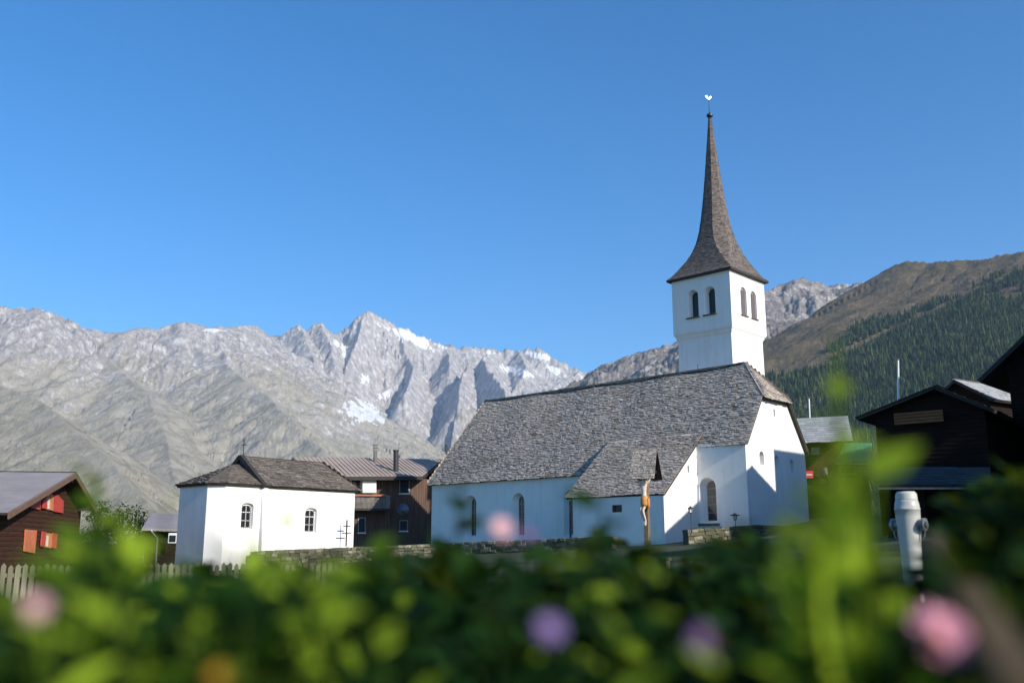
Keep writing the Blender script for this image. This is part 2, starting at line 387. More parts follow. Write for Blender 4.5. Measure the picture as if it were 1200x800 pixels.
# left and far massif
X, Y = polar(-330, 860, 1150, 900, 11800, 760)
wx = fbm(X / 900, Y / 900, 4) * 130; wy = fbm(X / 900 + 50, Y / 900 + 9, 4) * 130
wsc = np.clip(np.hypot(X, Y) / 6000, .2, 1)
Xw = X + wx * wsc * .5; Yw = Y + wy * wsc
base = -250 + fbm(X / 1500, Y / 1500, 4) * 120
RL = [
 ([(-420, 372, 5.4), (-150, 352, 5.6), (0, 357, 6.0), (13, 355, 6.0), (32, 363, 6.1), (52, 373, 6.1), (81, 382, 6.2), (117, 386, 6.3), (133, 381, 6.3), (162, 382, 6.4), (195, 374, 6.5), (227, 380, 6.6), (257, 378, 6.8), (286, 381, 7.4)], .74, 80, 170, 700),
 ([(205, 400, 6.3), (245, 422, 5.9), (285, 452, 5.4), (330, 492, 4.9), (375, 532, 4.5), (420, 600, 4.0)], .74, 55, 140, 500),
 ([(90, 410, 6.0), (160, 462, 5.2), (185, 520, 4.5), (200, 590, 3.8)], .60, 45, 120, 500),
 ([(-300, 400, 4.2), (-80, 430, 3.6), (20, 470, 3.2), (110, 535, 2.7), (190, 620, 2.3)], .68, 40, 110, 400),
 ([(289, 380, 8.6), (298, 391, 8.7), (321, 390, 8.8), (330, 382, 8.8), (340, 377, 8.8), (347, 385, 8.8), (352, 386, 8.9), (357, 378, 8.9), (365, 375, 8.9), (372, 384, 9), (380, 392, 9.2), (392, 386, 9.3), (404, 380, 9.3), (412, 366, 9.4), (419, 361, 9.4), (427, 363, 9.5), (440, 373, 9.6), (459, 383, 9.8), (490, 394, 9.9), (521, 403, 10), (551, 404, 10.1), (586, 409, 10.2), (612, 408, 10.1), (636, 405, 10), (651, 418, 9.9), (682, 434, 9.8), (703, 444, 9.7), (760, 470, 9.5)], 1.35, 150, 230, 500),
 ([(417, 364, 9.4), (412, 385, 9.0), (405, 410, 8.6), (400, 440, 8.1), (392, 480, 7.5)], 1.7, 130, 170, 400),
 ([(340, 379, 8.8), (345, 400, 8.3), (362, 430, 7.8), (385, 470, 7.2), (420, 520, 6.5)], 1.1, 110, 190, 400),
 ([(365, 377, 8.9), (378, 405, 8.4), (388, 430, 8.0)], 1.3, 90, 170, 400),
 ([(300, 392, 8.6), (322, 418, 7.9), (342, 446, 7.3), (352, 470, 6.9)], 1.6, 100, 150, 400),
 ([(459, 384, 9.8), (468, 408, 9.3), (478, 432, 8.9), (470, 470, 8.2)], 1.7, 130, 170, 400),
 ([(521, 404, 10.0), (523, 414, 9.7), (526, 428, 9.3)], 1.3, 90, 150, 400),
 ([(586, 410, 10.2), (574, 412, 9.8), (566, 420, 9.3), (574, 440, 8.7), (590, 462, 8.1), (600, 500, 7.3), (590, 560, 6.6)], 1.15, 110, 170, 400, 1.7),
 ([(548, 430, 9.2), (535, 455, 8.5), (530, 480, 8.0)], 1.2, 80, 130, 300, 1.5),
 ([(610, 409, 10.1), (618, 432, 9.4), (606, 452, 8.8), (590, 480, 8.3)], .9, 80, 200, 400),
 ([(682, 434, 9.8), (660, 450, 9.0), (640, 470, 8.4)], .9, 80, 200, 400),
]
Z = carve(Xw, Yw, RL, base)
rr = np.hypot(X, Y)
wk = np.clip((rr - 6800) / 900, 0, 1)
rug = np.clip(fbm(X / 1300 + 3, Y / 1300, 3) * 1.2 + .75, .25, 1.4)
Z = Z + ridged(X / 420, Y / 420, 7, .64) * 30 * np.clip(rr / 6000, .4, 1.3) * rug + ridged(X / 110 + fbm(X / 200, Y / 200, 2), Y / 110, 5, .66) * 15 * rug * np.clip(rr / 6000, .5, 1.3) + wk * (ridged(Xw / 190, Yw / 330, 6, .62) * 48)
gx = np.gradient(Z, axis=0) / np.maximum(np.hypot(np.gradient(X, axis=0), np.gradient(Y, axis=0)), 1)
dzc = np.gradient(Z, axis=1) / np.maximum(np.hypot(np.gradient(X, axis=1), np.gradient(Y, axis=1)), 1)
slope = np.hypot(gx, dzc)
PXg = 600 + X / Y * 1135.6; VYg = 640 - Z / Y * 1135.6
sn = fbm(X / 260, Y / 260, 5)
snow = (Z - 1620) / 700 + sn * .55 - np.clip(slope - .55, 0, 3) * .75
def blob(px, vy, a, b, tilt=0):
    c, s_ = math.cos(tilt), math.sin(tilt); dx, dy = PXg - px, VYg - vy; u_, w_ = dx * c + dy * s_, -dx * s_ + dy * c
    return 1 - np.hypot(u_ / a, w_ / b)
icy = np.full(X.shape, -1.)
for q in ((478, 390, 50, 12, .42), (436, 373, 12, 6, .6), (424, 482, 36, 17, .2), (395, 408, 8, 14, 0), (448, 462, 26, 9, -.2), (606, 432, 26, 7, .25), (630, 412, 22, 5, .25), (572, 408, 26, 4, .1), (655, 432, 18, 5, .5), (420, 440, 9, 12, .3), (232, 381, 16, 2.5, 0), (385, 398, 10, 5, .3), (690, 443, 18, 5, .5), (520, 402, 14, 3, .3)):
    icy = np.maximum(icy, blob(*q))
snow = np.where(rr > 6200, icy * 1.1 + sn * .8 + fbm(X / 70, Y / 70, 4) * 1.0 - np.clip(slope - .9, 0, 3) * .5, -1) + .21
tal = grid_mesh('mountains', X, Y, Z, ROCK_L, {'snow': snow, 'rocky': np.zeros(X.shape)}); tag(tal, kind='structure')

# right mountain: heath above, wood below
X2, Y2 = polar(560, 1620, 900, 300, 5200, 620)
wx = fbm(X2 / 500 + 7, Y2 / 500, 4) * 60
base = -60 + fbm(X2 / 700, Y2 / 700, 4) * 30 + np.clip(X2 - 100, 0, 900) * .12
RR_ = [
 ([(640, 500, 3.3), (703, 448, 3.3), (718, 437, 3.25), (730, 428, 3.2), (760, 413, 3.1), (793, 402, 3.0), (846, 380, 3.0), (890, 372, 3.0), (940, 372, 3.1)], .62, 45, 90, 300),
 ([(850, 372, 4.0), (896, 345, 4.0), (910, 336, 4.0), (928, 326, 4.1), (945, 319, 4.1), (957, 318, 4.1), (970, 323, 4.1), (987, 328, 4.1), (1005, 326, 4.1), (1026, 325, 4.0), (1080, 318, 4.0)], .75, 60, 150, 400),
 ([(1018, 385, 3.4), (1028, 360, 3.3), (1040, 338, 3.15), (1051, 322, 3.0), (1066, 312, 2.95), (1083, 302, 2.9), (1098, 296, 2.85), (1118, 297, 2.8), (1136, 295, 2.75), (1155, 296, 2.7), (1174, 294, 2.7), (1200, 290, 2.6), (1300, 270, 2.4), (1500, 240, 2.1), (1800, 220, 1.8)], .56, 26, 210, 500),
]
Za = carve(X2 + wx, Y2, RR_[:2], base); Z2 = carve(X2 + wx, Y2, RR_[2:], base)
rocky = np.clip((Za - Z2) / 30 + .5, 0, 1); Z2 = np.maximum(Za, Z2) + ridged(X2 / 90, Y2 / 90, 5, .65) * 14 * rocky
Z2 = Z2 + ridged(X2 / 240, Y2 / 240, 6, .6) * 12 + ridged(X2 / 45, Y2 / 45, 3, .6) * 3.0
R2 = np.hypot(X2, Y2)
Z2 = np.where(R2 < 700, gz(X2, Y2) * (1 - np.clip((R2 - 300) / 400, 0, 1)) - 12 + Z2 * np.clip((R2 - 300) / 400, 0, 1), Z2)
hill = grid_mesh('hillside', X2, Y2, Z2, ROCK_R, {'snow': np.full(X2.shape, -1.), 'rocky': rocky}); tag(hill, kind='structure')

# near ground: one sheet under the village and out to the foot of the slopes
ra = np.concatenate([[0.02, .5, 1], np.geomspace(1.5, 1100, 150)]); th = np.linspace(0, 2 * np.pi, 181)
T, RA = np.meshgrid(th, ra); GX, GY = RA * np.cos(T), RA * np.sin(T)
GZ = gz(GX, GY) + fbm(GX / 3, GY / 3, 3) * .06
ground = grid_mesh('ground', GX, GY, GZ, GRASS); tag(ground, kind='structure')

# conifer wood on the right-hand hillside
def conifers():
    PX2 = 600 + X2 / Y2 * 1135.6
    VY2 = 640 - Z2 / Y2 * 1135.6
    line = np.interp(PX2, [820, 900, 960, 1000, 1060, 1100, 1150, 1200, 1330], [492, 455, 425, 404, 378, 358, 340, 324, 300]) + fbm(X2 / 260, Y2 / 260, 5) * 60
    ok = (VY2 > line) & (R2 > 700) & (R2 < 3900) & (PX2 > 820) & (PX2 < 1330) & ((fbm(X2 / 160 + 5, Y2 / 160, 3) > -.42) | (VY2 > line + 60)) & (np.abs(VY2 - 455 + (PX2 - 900) * .45 + fbm(X2 / 90, Y2 / 90, 2) * 5) > 3.5)
    P = np.where(ok, R2 * R2, 0); P /= P.sum(); n = 40000
    ii = RNG.choice(P.size, n, p=P.ravel()); 
    jx = X2.ravel()[ii] + RNG.normal(0, 2.2, n); jy = Y2.ravel()[ii] + RNG.normal(0, 3.5, n); jz = Z2.ravel()[ii] - 1
    H = RNG.uniform(8, 17, n) + 9 * RNG.random(n) ** 3 + 4 * np.clip(fbm(jx / 60, jy / 60, 2) + .3, 0, 1); Wd = H * RNG.uniform(.15, .23, n); K = 6
    V = []; ang = np.arange(K) * 2 * np.pi / K
    tiers = [(.08, 1.0, .62), (.36, .72, .84), (.62, .45, 1.06)]
    nv = 0; verts = []; faces = []; tone = []
    rot = RNG.uniform(0, 6.28, n); tn = RNG.uniform(0, 1, n)
    for z0, w, z1 in tiers:
        base_i = nv
        jag = 1 + RNG.uniform(-.28, .28, (n, K))
        bx = jx[:, None] + np.cos(ang[None] + rot[:, None]) * Wd[:, None] * w * jag; by = jy[:, None] + np.sin(ang[None] + rot[:, None]) * Wd[:, None] * w * jag
        bz = np.repeat((jz + H * z0)[:, None], K, 1) + RNG.uniform(-.04, .04, (n, K)) * H[:, None]
        top = np.stack([jx, jy, jz + H * z1], -1)[:, None, :]
        blk = np.concatenate([np.stack([bx, by, bz], -1), top], 1)     # n, K+1, 3
        verts.append(blk.reshape(-1, 3)); b0 = base_i + np.arange(n) * (K + 1)
        for k in range(K):
            faces.append(np.stack([b0 + k, b0 + (k + 1) % K, b0 + K], -1)); tone.append(tn)
        nv += n * (K + 1)
    V = np.concatenate(verts).astype(np.float32); Fc = np.concatenate(faces).astype(np.int32); tone = np.concatenate(tone).astype(np.float32)
    me = bpy.data.meshes.new('conifer_wood'); me.vertices.add(len(V)); me.vertices.foreach_set('co', V.ravel())
    me.loops.add(Fc.size); me.loops.foreach_set('vertex_index', Fc.ravel()); me.polygons.add(len(Fc))
    me.polygons.foreach_set('loop_start', np.arange(0, Fc.size, 3, dtype=np.int32)); me.polygons.foreach_set('loop_total', np.full(len(Fc), 3, np.int32))
    me.update(); q = me.attributes.new('tone', 'FLOAT', 'FACE'); q.data.foreach_set('value', tone)
    def b(t, p, o):
        t.links.new(ramp(t, attr(t), [(0, (.006, .018, .008)), (.65, (.022, .045, .015)), (1, (.075, .095, .03))]), p.inputs['Base Color'])
        p.inputs['Roughness'].default_value = .9; p.inputs['Specular IOR Level'].default_value = .1
    me.materials.append(mat('conifer_needles', b))
    o = bpy.data.objects.new('conifer_wood', me); col.objects.link(o)
    tag(o, 'dark green conifer wood covering the lower hillside on the right', 'wood', kind='stuff')
conifers()

# ------------------------------------------------------------------ building helpers
UP = Vector((0, 0, 1))
class Frame:
    def __init__(s, O, U, V): s.O = Vector(O); s.U = Vector(U); s.V = Vector(V)
    def __call__(s, u, v, z): return Vector((s.O.x, s.O.y, 0)) + s.U * u + s.V * v + UP * z
def arch(cx, w, z0, z1, n=10, flat=1.0):
    """outline of a round-headed opening, (s, z) pairs"""
    r = w / 2; h = r * flat; p = [(cx - r, z0), (cx + r, z0)]
    for i in range(n + 1):
        a = math.pi * i / n; p.append((cx + r * math.cos(a), z1 - h + h * math.sin(a)))
    return p
def rect(cx, w, z0, z1): return [(cx - w / 2, z0), (cx + w / 2, z0), (cx + w / 2, z1), (cx - w / 2, z1)]
def wall(mb, P0, D, inn, poly, holes=(), base=None):
    """flat wall in the plane through P0 along D and Z, with openings (front outline, back outline, depth)"""
    P0 = Vector(P0); D = Vector(D).normalized(); inn = Vector(inn).normalized()
    f = lambda s, z, d=0: Vector((P0.x, P0.y, 0)) + D * s + UP * z + inn * d
    loops = [[Vector((s, z, 0)) for s, z in poly]] + [[Vector((s, z, 0)) for s, z in h[0]] for h in holes]
    flat = [p for l in loops for p in l]
    for tri in tessellate_polygon(loops): mb.face([f(flat[i].x, flat[i].y) for i in tri])
    for fr, bk, dp in holes:
        n = len(fr)
        for i in range(n):
            j = (i + 1) % n; mb.face([f(*fr[i]), f(*fr[j]), f(*bk[j], dp), f(*bk[i], dp)])
    return f
def pane(parent, f, outline, depth, glass=GLASS, cols=2, rows=3, bar=.04, frame=.05, barmat=WHITE, name='window', inn=None, label=None):
    """window: a frame mesh (bars) with the pane as its sub-part"""
    ss = [s for s, z in outline]; zz = [z for s, z in outline]; s0, s1, z0, z1 = min(ss), max(ss), min(zz), max(zz)
    mb = MB(); n = len(outline); cx = (s0 + s1) / 2; cz = (z0 + z1) / 2
    for i in range(n):
        j = (i + 1) % n; a, b = outline[i], outline[j]
        sh = lambda p: (p[0] + (cx - p[0]) * frame / max((s1 - s0) / 2, .01), p[1] + (cz - p[1]) * frame / max((z1 - z0) / 2, .01))
        A, B = sh(a), sh(b)
        mb.face([f(*a, depth - .02), f(*b, depth - .02), f(*B, depth - .02), f(*A, depth - .02)])
        mb.face([f(*A, depth - .02), f(*B, depth - .02), f(*B, depth + .01), f(*A, depth + .01)])
    def inside(s):   # height of opening above s
        r = (s1 - s0) / 2; k = max(0, 1 - ((s - cx) / r) ** 2); return k
    arched = n > 4
    for c in range(1, cols):
        s = s0 + (s1 - s0) * c / cols; top = z1
        mb.box(f(s, (z0 + top) / 2, depth - .03), (f(1, 0) - f(0, 0)), (f(0, 0, 1) - f(0, 0)), UP, bar / 2, .012, (top - z0) / 2 - .01)
    for r_ in range(1, rows + 0):
        z = z0 + (z1 - z0) * r_ / rows
        mb.box(f(cx, z, depth - .032), (f(1, 0) - f(0, 0)), (f(0, 0, 1) - f(0, 0)), UP, (s1 - s0) / 2 - .01, .012, bar / 2)
    w = mb.build(name, barmat, parent)
    if label: w['label'] = label
    g = MB(); g.face([f(s, z, depth) for s, z in outline]); g.build('pane', glass, w)
    return w

def shingles(mb, fn, z_or_v, width_fn, row, tile, lift=.035, nrm=None, jit=.25, over=1.35, rnd=None):
    """rows of overlapping shingles. fn(a, v) -> point, a in metres along; width_fn(v) -> (lo, hi)"""
    v0, v1 = z_or_v          # from the ridge (v0) down to the eave (v1), measured in metres down the slope
    n = max(1, int(round(abs(v1 - v0) / row))); dv = (v1 - v0) / n
    r = rnd or random
    for i in range(n):
        top = v0 + dv * i; bot = v0 + dv * (i + 1)
        lo, hi = width_fn((top + bot) / 2); s = lo; rl = r.uniform(-.1, .1)
        lo_b, hi_b = width_fn(bot); s = min(lo, lo_b); hi = max(hi, hi_b)
        while s < hi - .02:
            w = tile * r.uniform(.55, 1.5); e = min(s + w, hi)
            if hi - e < tile * .3: e = hi
            jb = r.uniform(-jit, jit) * row; h1 = lift * r.uniform(.7, 1.7); g = .004
            a = fn(s + g, bot + jb * (1 if dv > 0 else -1)); b = fn(e - g, bot + jb * (1 if dv > 0 else -1) + r.uniform(-.04, .04) * row)
            c = fn(e - g, top - (over - 1) * dv); d = fn(s + g, top - (over - 1) * dv)
            tl = r.uniform(-.5, .5) * lift
            A, B = a + nrm * (h1 + tl), b + nrm * (h1 - tl); C, D = c + nrm * .006, d + nrm * .006
            tn = min(1, max(0, r.gauss(.52, .19)))
            mb.face([A, B, C, D], tn); mb.face([a, b, B, A], tn * .3); mb.face([b, c, C, B], tn * .4); mb.face([d, a, A, D], tn * .4)
            s = e
def lerp(a, b, t): return a + (b - a) * t
def piece(pts, v):
    """piecewise linear through (v, value) pairs"""
    p = sorted(pts)
    if v <= p[0][0]: return p[0][1]
    for (a, x), (b, y) in zip(p[:-1], p[1:]):
        if v <= b: return lerp(x, y, (v - a) / (b - a))
    return p[-1][1]

# ------------------------------------------------------------------ church
AL = math.atan(1200 / 1135.6)
Lx = Vector((-math.sin(AL), math.cos(AL), 0)); Gx = Vector((math.cos(AL), math.sin(AL), 0))
CH = Frame((12.796, 52, 0), Lx, Gx)
church = thing('church', CH(8, 3, 0), 'white plastered village church with big grey shingle roof and tall pointed spire tower', 'church')
B0 = -1.6
# walls ------------------------------------------------------
mb = MB()
niche = lambda v: (arch(v, .50, 4.45, 5.22), arch(v, .34, 4.53, 5.14), .35)
f_g = wall(mb, CH(0, 0, 0), Gx, Lx, [(0, B0), (7, B0), (7, 5.5), (5.1, 8.3), (1.95, 8.3), (0, 5.5)],
     [niche(1.75), (arch(3.48, .46, 4.35, 5.10), arch(3.48, .32, 4.45, 5.02), .35), (arch(5.27, .46, 4.25, 4.98), arch(5.27, .32, 4.34, 4.9), .35),
      (rect(3.5, .17, 7.32, 7.78), rect(3.5, .12, 7.36, 7.74), .3)])
CW_IN = Vector(Gx) * math.cos(R(4)) + Lx * math.sin(R(4)); CW_D = Lx * math.cos(R(4)) - Gx * math.sin(R(4))
cw_f = arch(2.42, 1.05, 1.28, 3.78); cw_b = arch(2.30, .72, 1.40, 3.62)
f_c = wall(mb, CH(0, 0, 0), CW_D, CW_IN, [(0, B0), (3.2, B0), (3.2, 5.66), (0, 5.5)], [(cw_f, cw_b, .42)])
nb_f = arch(2.5, .16, 4.02, 4.42); nb_b = arch(2.5, .12, 4.06, 4.38)
f_b = wall(mb, CH(3, -3.61, 0), Gx, Lx, [(0, B0), (3.61, B0), (3.61, 5.72), (0, 2.68)], [(nb_f, nb_b, .25)])
bw = rect(3.15, .7, 1.86, 2.27)
f_bf = wall(mb, CH(3, -3.61, 0), Lx, Gx, [(0, B0), (6.35, B0), (6.35, 2.72), (0, 2.68)], [(bw, bw, .2)])
wall(mb, CH(9.35, -3.61, 0), Gx, -Lx, [(0, B0), (3.0, B0), (3.0, 4.9), (0, 2.72)])
aw = []
for c in (20.87, 16.41, 11.95):
    aw.append((arch(c - 9, 1.12, .62, 3.42), arch(c - 9 - .02, .62, .74, 3.25), .42))
f_a = wall(mb, CH(9, -.7, 0), Lx, Gx, [(0, B0), (15.85, B0), (15.85, 4.42), (0, 4.42)], aw)
wall(mb, CH(24.85, -.7, 0), Gx, -Lx, [(0, B0), (8.4, B0), (8.4, 4.4), (0, 4.4)])
wall(mb, CH(0, 7, 0), Lx, -Gx, [(0, B0), (24.85, B0), (24.85, 4.42), (9, 4.42), (9, 5.5), (0, 5.5)])
mb.build('wall', PLASTER, church)
# windows ----------------------------------------------------
for v, z in ((1.75, 4.84), (3.48, 4.74), (5.27, 4.63)):
    pane(church, f_g, arch(v, .34, z - .31, z + .31), .35, cols=1, rows=1, frame=.03, barmat=LOUVRE)
pane(church, f_g, rect(3.5, .12, 7.36, 7.74), .3, cols=1, rows=1, frame=.01, barmat=LOUVRE)
w = pane(church, f_c, cw_b, .42, cols=1, rows=5, bar=.03, frame=.03, barmat=LOUVRE, label='tall arched window over a stone sill')
s = MB(); s.box(f_c(2.45, 1.19, .05), CW_D, CW_IN, UP, .68, .16, .07); s.build('sill', STONE, w)
pane(church, f_b, nb_b, .25, cols=1, rows=1, frame=.01, barmat=LOUVRE)
w = pane(church, f_bf, bw, .18, cols=1, rows=1, frame=.02, barmat=LOUVRE)
gmb = MB()
for i in range(6): gmb.box(f_bf(2.86 + i * .115, 2.065, .05), Lx, Gx, UP, .012, .012, .2)
for z in (1.98, 2.15): gmb.box(f_bf(3.15, z, .07), Lx, Gx, UP, .35, .01, .012)
gmb.build('grille', BLACK, w)
for h in aw: pane(church, f_a, h[1], h[2], cols=2, rows=5, bar=.025, frame=.03, barmat=LOUVRE)
mb = MB(); mb.tube([CH(9.45, -3.72, 2.6), CH(9.45, -3.72, -1.2)], .055, 8); mb.build('downpipe', BLACK, church)
# roof -------------------------------------------------------
SLM = (10.70 - 5.68) / 3.5
zm = lambda v: 5.68 + SLM * v                       # main south slope
sag = lambda u: -.10 * math.sin(math.pi * min(max((u - 2) / 21, 0), 1)) + .05 * math.sin(u * 1.1)
n_s = (-Gx * SLM + UP).normalized(); n_n = (Gx * SLM + UP).normalized()
cs = math.sqrt(1 + SLM ** 2)
roof = MB()
def south(u, d): v = 3.5 - d / cs; return CH(u, v, zm(v) + sag(u) * max(0, v + 1) / 4.5)
def w_s(d):
    v = 3.5 - d / cs
    lo = piece([(-.12, -.22), (2.1, -.22), (3.5, 1.66)], v) if v > -.16 else 9.75
    return lo, piece([(-.95, 25.2), (3.5, 23.65)], v)
rs = random.Random(3)
shingles(roof, south, (0, (3.5 + .16) * cs), w_s, .155, .25, .034, n_s, rnd=rs)
shingles(roof, south, ((3.5 + .16) * cs, (3.5 + .98) * cs), w_s, .155, .25, .034, n_s, rnd=rs)
SB = .87; cb = math.sqrt(1 + SB * SB); n_b = (-Gx * SB + UP).normalized()
def lean(u, d): v = .38 - d / cb; return CH(u, v, 6.32 - SB * (.38 - v) - .03 * math.sin(u))
w_b = lambda d: (2.88, piece([(-3.72, 9.88), (.38, 9.72)], .38 - d / cb))
shingles(roof, lean, (0, (3.72 + .38) * cb), w_b, .155, .25, .034, n_b, rnd=rs)
def hipw(v_, d):      # half hip above the west gable
    tt = d / 2.95; return CH(lerp(1.66, -.28, tt), v_, lerp(10.70, 8.34, tt))
n_h = (-Lx * 2.36 + UP * 1.94).normalized()
shingles(roof, hipw, (0, 3.1), lambda d: (3.5 - 1.6 * d / 2.95, 3.5 + 1.6 * d / 2.95), .155, .25, .03, n_h, rnd=rs)
def north(u, d): v = 3.5 + d / cs; return CH(u, v, zm(7 - v))
w_n = lambda d: (piece([(3.5, 1.66), (5.0, -.22), (7.3, -.22)], 3.5 + d / cs), piece([(3.5, 23.65), (7.9, 25.1)], 3.5 + d / cs))
shingles(roof, north, (0, 3.7 * cs), w_n, .24, .5, .034, n_n, rnd=rs)
def easth(v_, d): tt = d / 6.4; return CH(lerp(23.65, 25.15, tt), v_, lerp(10.7, 4.35, tt))
shingles(roof, easth, (0, 6.4), lambda d: (3.5 - 4.45 * d / 6.4, 3.5 + 4.45 * d / 6.4), .24, .5, .03, (Lx * 4 + UP).normalized(), rnd=rs)
# ridge capping
for i in range(60):
    u = 1.7 + i * .366; roof.bar(CH(u, 3.5, 10.72 + sag(u)), CH(u + .4, 3.5, 10.73 + sag(u + .4)), .26, .05, tone=rs.random() * .5)
# shingles on the hip ridge edges
for a, b in ((CH(1.66, 3.5, 10.72), CH(-.24, 1.95, 8.45)), (CH(1.66, 3.5, 10.72), CH(-.24, 5.05, 8.45))):
    for i in range(10): roof.bar(lerp(a, b, i / 10), lerp(a, b, (i + 1.2) / 10), .2, .05, tone=rs.random() * .5)
rf = roof.build('roof', SHINGLE, church)
deck = MB()
P = lambda u, v, dz=-.02: CH(u, v, zm(v) + dz + sag(u) * max(0, v + 1) / 4.5)
for u0 in np.arange(2, 23.5, 1.0):
    u1 = min(u0 + 1.0, 23.65)
    v_low = -.10 if u0 < 9.75 else -.93
    deck.slab([P(u0, v_low), P(u1, v_low), P(u1, 3.49), P(u0, 3.49)], .10, nrm=n_s)
deck.slab([P(-.18, -.10), P(2, -.10), P(2, 3.49), P(1.66, 3.49), P(-.18, 2.0)], .10, nrm=n_s)
deck.slab([P(23.5, -.93), P(25.12, -.93), P(23.6, 3.49), P(23.5, 3.49)], .10, nrm=n_s)
B_ = lambda u, v: CH(u, v, 6.30 - SB * (.38 - v))
deck.slab([B_(2.92, -3.68), B_(9.82, -3.68), B_(9.68, .36), B_(2.92, .36)], .12, nrm=n_b)
deck.slab([CH(-.24, 1.95, 8.30), CH(-.24, 5.05, 8.30), CH(1.66, 3.5, 10.66)], .10, nrm=n_h)
Nn = lambda u, v: CH(u, v, zm(7 - v) - .02)
deck.slab([Nn(-.18, 7.15), Nn(25.1, 7.15), Nn(23.6, 3.51), Nn(1.66, 3.51), Nn(-.18, 5.0)], .14, nrm=n_n)
deck.slab([CH(25.1, -.9, 4.33), CH(25.1, 7.9, 4.33), CH(23.62, 3.5, 10.66)], .1, nrm=(Lx * 4 + UP).normalized())
deck.build('eaves_board', DARKBOARD, rf)
# tower ------------------------------------------------------
tw = MB()
TU0, TU1, TV0, TV1 = 4.39, 8.93, 6.86, 11.38; ZC = 13.72; ZT = 17.93
tl = [(arch(7.28 - TU0, .84, 15.08, 16.97), arch(7.22 - TU0, .62, 15.10, 16.86), .38), (arch(5.98 - TU0, .84, 15.08, 16.97), arch(5.92 - TU0, .62, 15.10, 16.86), .38)]
f_tl = wall(tw, CH(TU0, TV0, 0), Lx, Gx, [(0, 14.02), (TU1 - TU0, 14.02), (TU1 - TU0, ZT), (0, ZT)], tl)
tr_ = [(arch(8.52 - TV0, .80, 15.03, 16.95), arch(8.52 - TV0, .78, 15.04, 16.94), .12), (arch(9.84 - TV0, .80, 15.0, 16.93), arch(9.84 - TV0, .78, 15.02, 16.92), .12)]
f_tr = wall(tw, CH(TU0, TV0, 0), Gx, Lx, [(0, 14.02), (TV1 - TV0, 14.02), (TV1 - TV0, ZT), (0, ZT)], tr_)
wall(tw, CH(TU1, TV0, 0), Gx, -Lx, [(0, 14.02), (TV1 - TV0, 14.02), (TV1 - TV0, ZT), (0, ZT)])
wall(tw, CH(TU0, TV1, 0), Lx, -Gx, [(0, 14.02), (TU1 - TU0, 14.02), (TU1 - TU0, ZT), (0, ZT)])
def ring(a): return [CH(TU0 + a, TV0 + a, 0), CH(TU1 - a, TV0 + a, 0), CH(TU1 - a, TV1 - a, 0), CH(TU0 + a, TV1 - a, 0)]
prof = [(14.02, 0), (14.02, .035), (13.93, .05), (13.91, .10), (13.80, .12), (13.66, .20), (13.62, .22), (B0, .16)]
for (z0, a0), (z1, a1) in zip(prof[:-1], prof[1:]):
    r0, r1 = ring(a0), ring(a1)
    for i in range(4):
        j = (i + 1) % 4; tw.face([r0[i] + UP * z0, r0[j] + UP * z0, r1[j] + UP * z1, r1[i] + UP * z1])
tower = tw.build('tower', PLASTER, church)
for h in tl:
    w = pane(tower, f_tl, h[1], h[2], cols=1, rows=1, frame=.02, barmat=BLACK, glass=BLACK)
for h in tr_:
    w = pane(tower, f_tr, h[1], h[2], cols=1, rows=1, frame=.03, barmat=LOUVRE, glass=LOUVRE)
for c in (7.28, 5.98): sm = MB(); sm.box(f_tl(c - TU0, 15.03, -.03), Lx, Gx, UP, .52, .1, .04); sm.build('window_sill', STONE, tower)
for c in (8.52, 9.84): sm = MB(); sm.box(f_tr(c - TV0, 14.97, -.02), Gx, Lx, UP, .46, .08, .035); sm.build('window_sill', STONE, tower)
for h in tr_:
    lv = MB()
    c = (h[1][0][0] + h[1][1][0]) / 2
    for k in range(17):
        z = 15.08 + k * .105
        wd = .36 if z < 16.5 else .36 * math.sqrt(max(0, 1 - ((z - 16.53) / .4) ** 2))
        if wd > .05: lv.box(f_tr(c, z, .075), Gx, (Lx + UP * .9).normalized(), (UP - Lx * .9).normalized(), wd, .05, .008)
    lv.build('louvre', LOUVRE, tower)
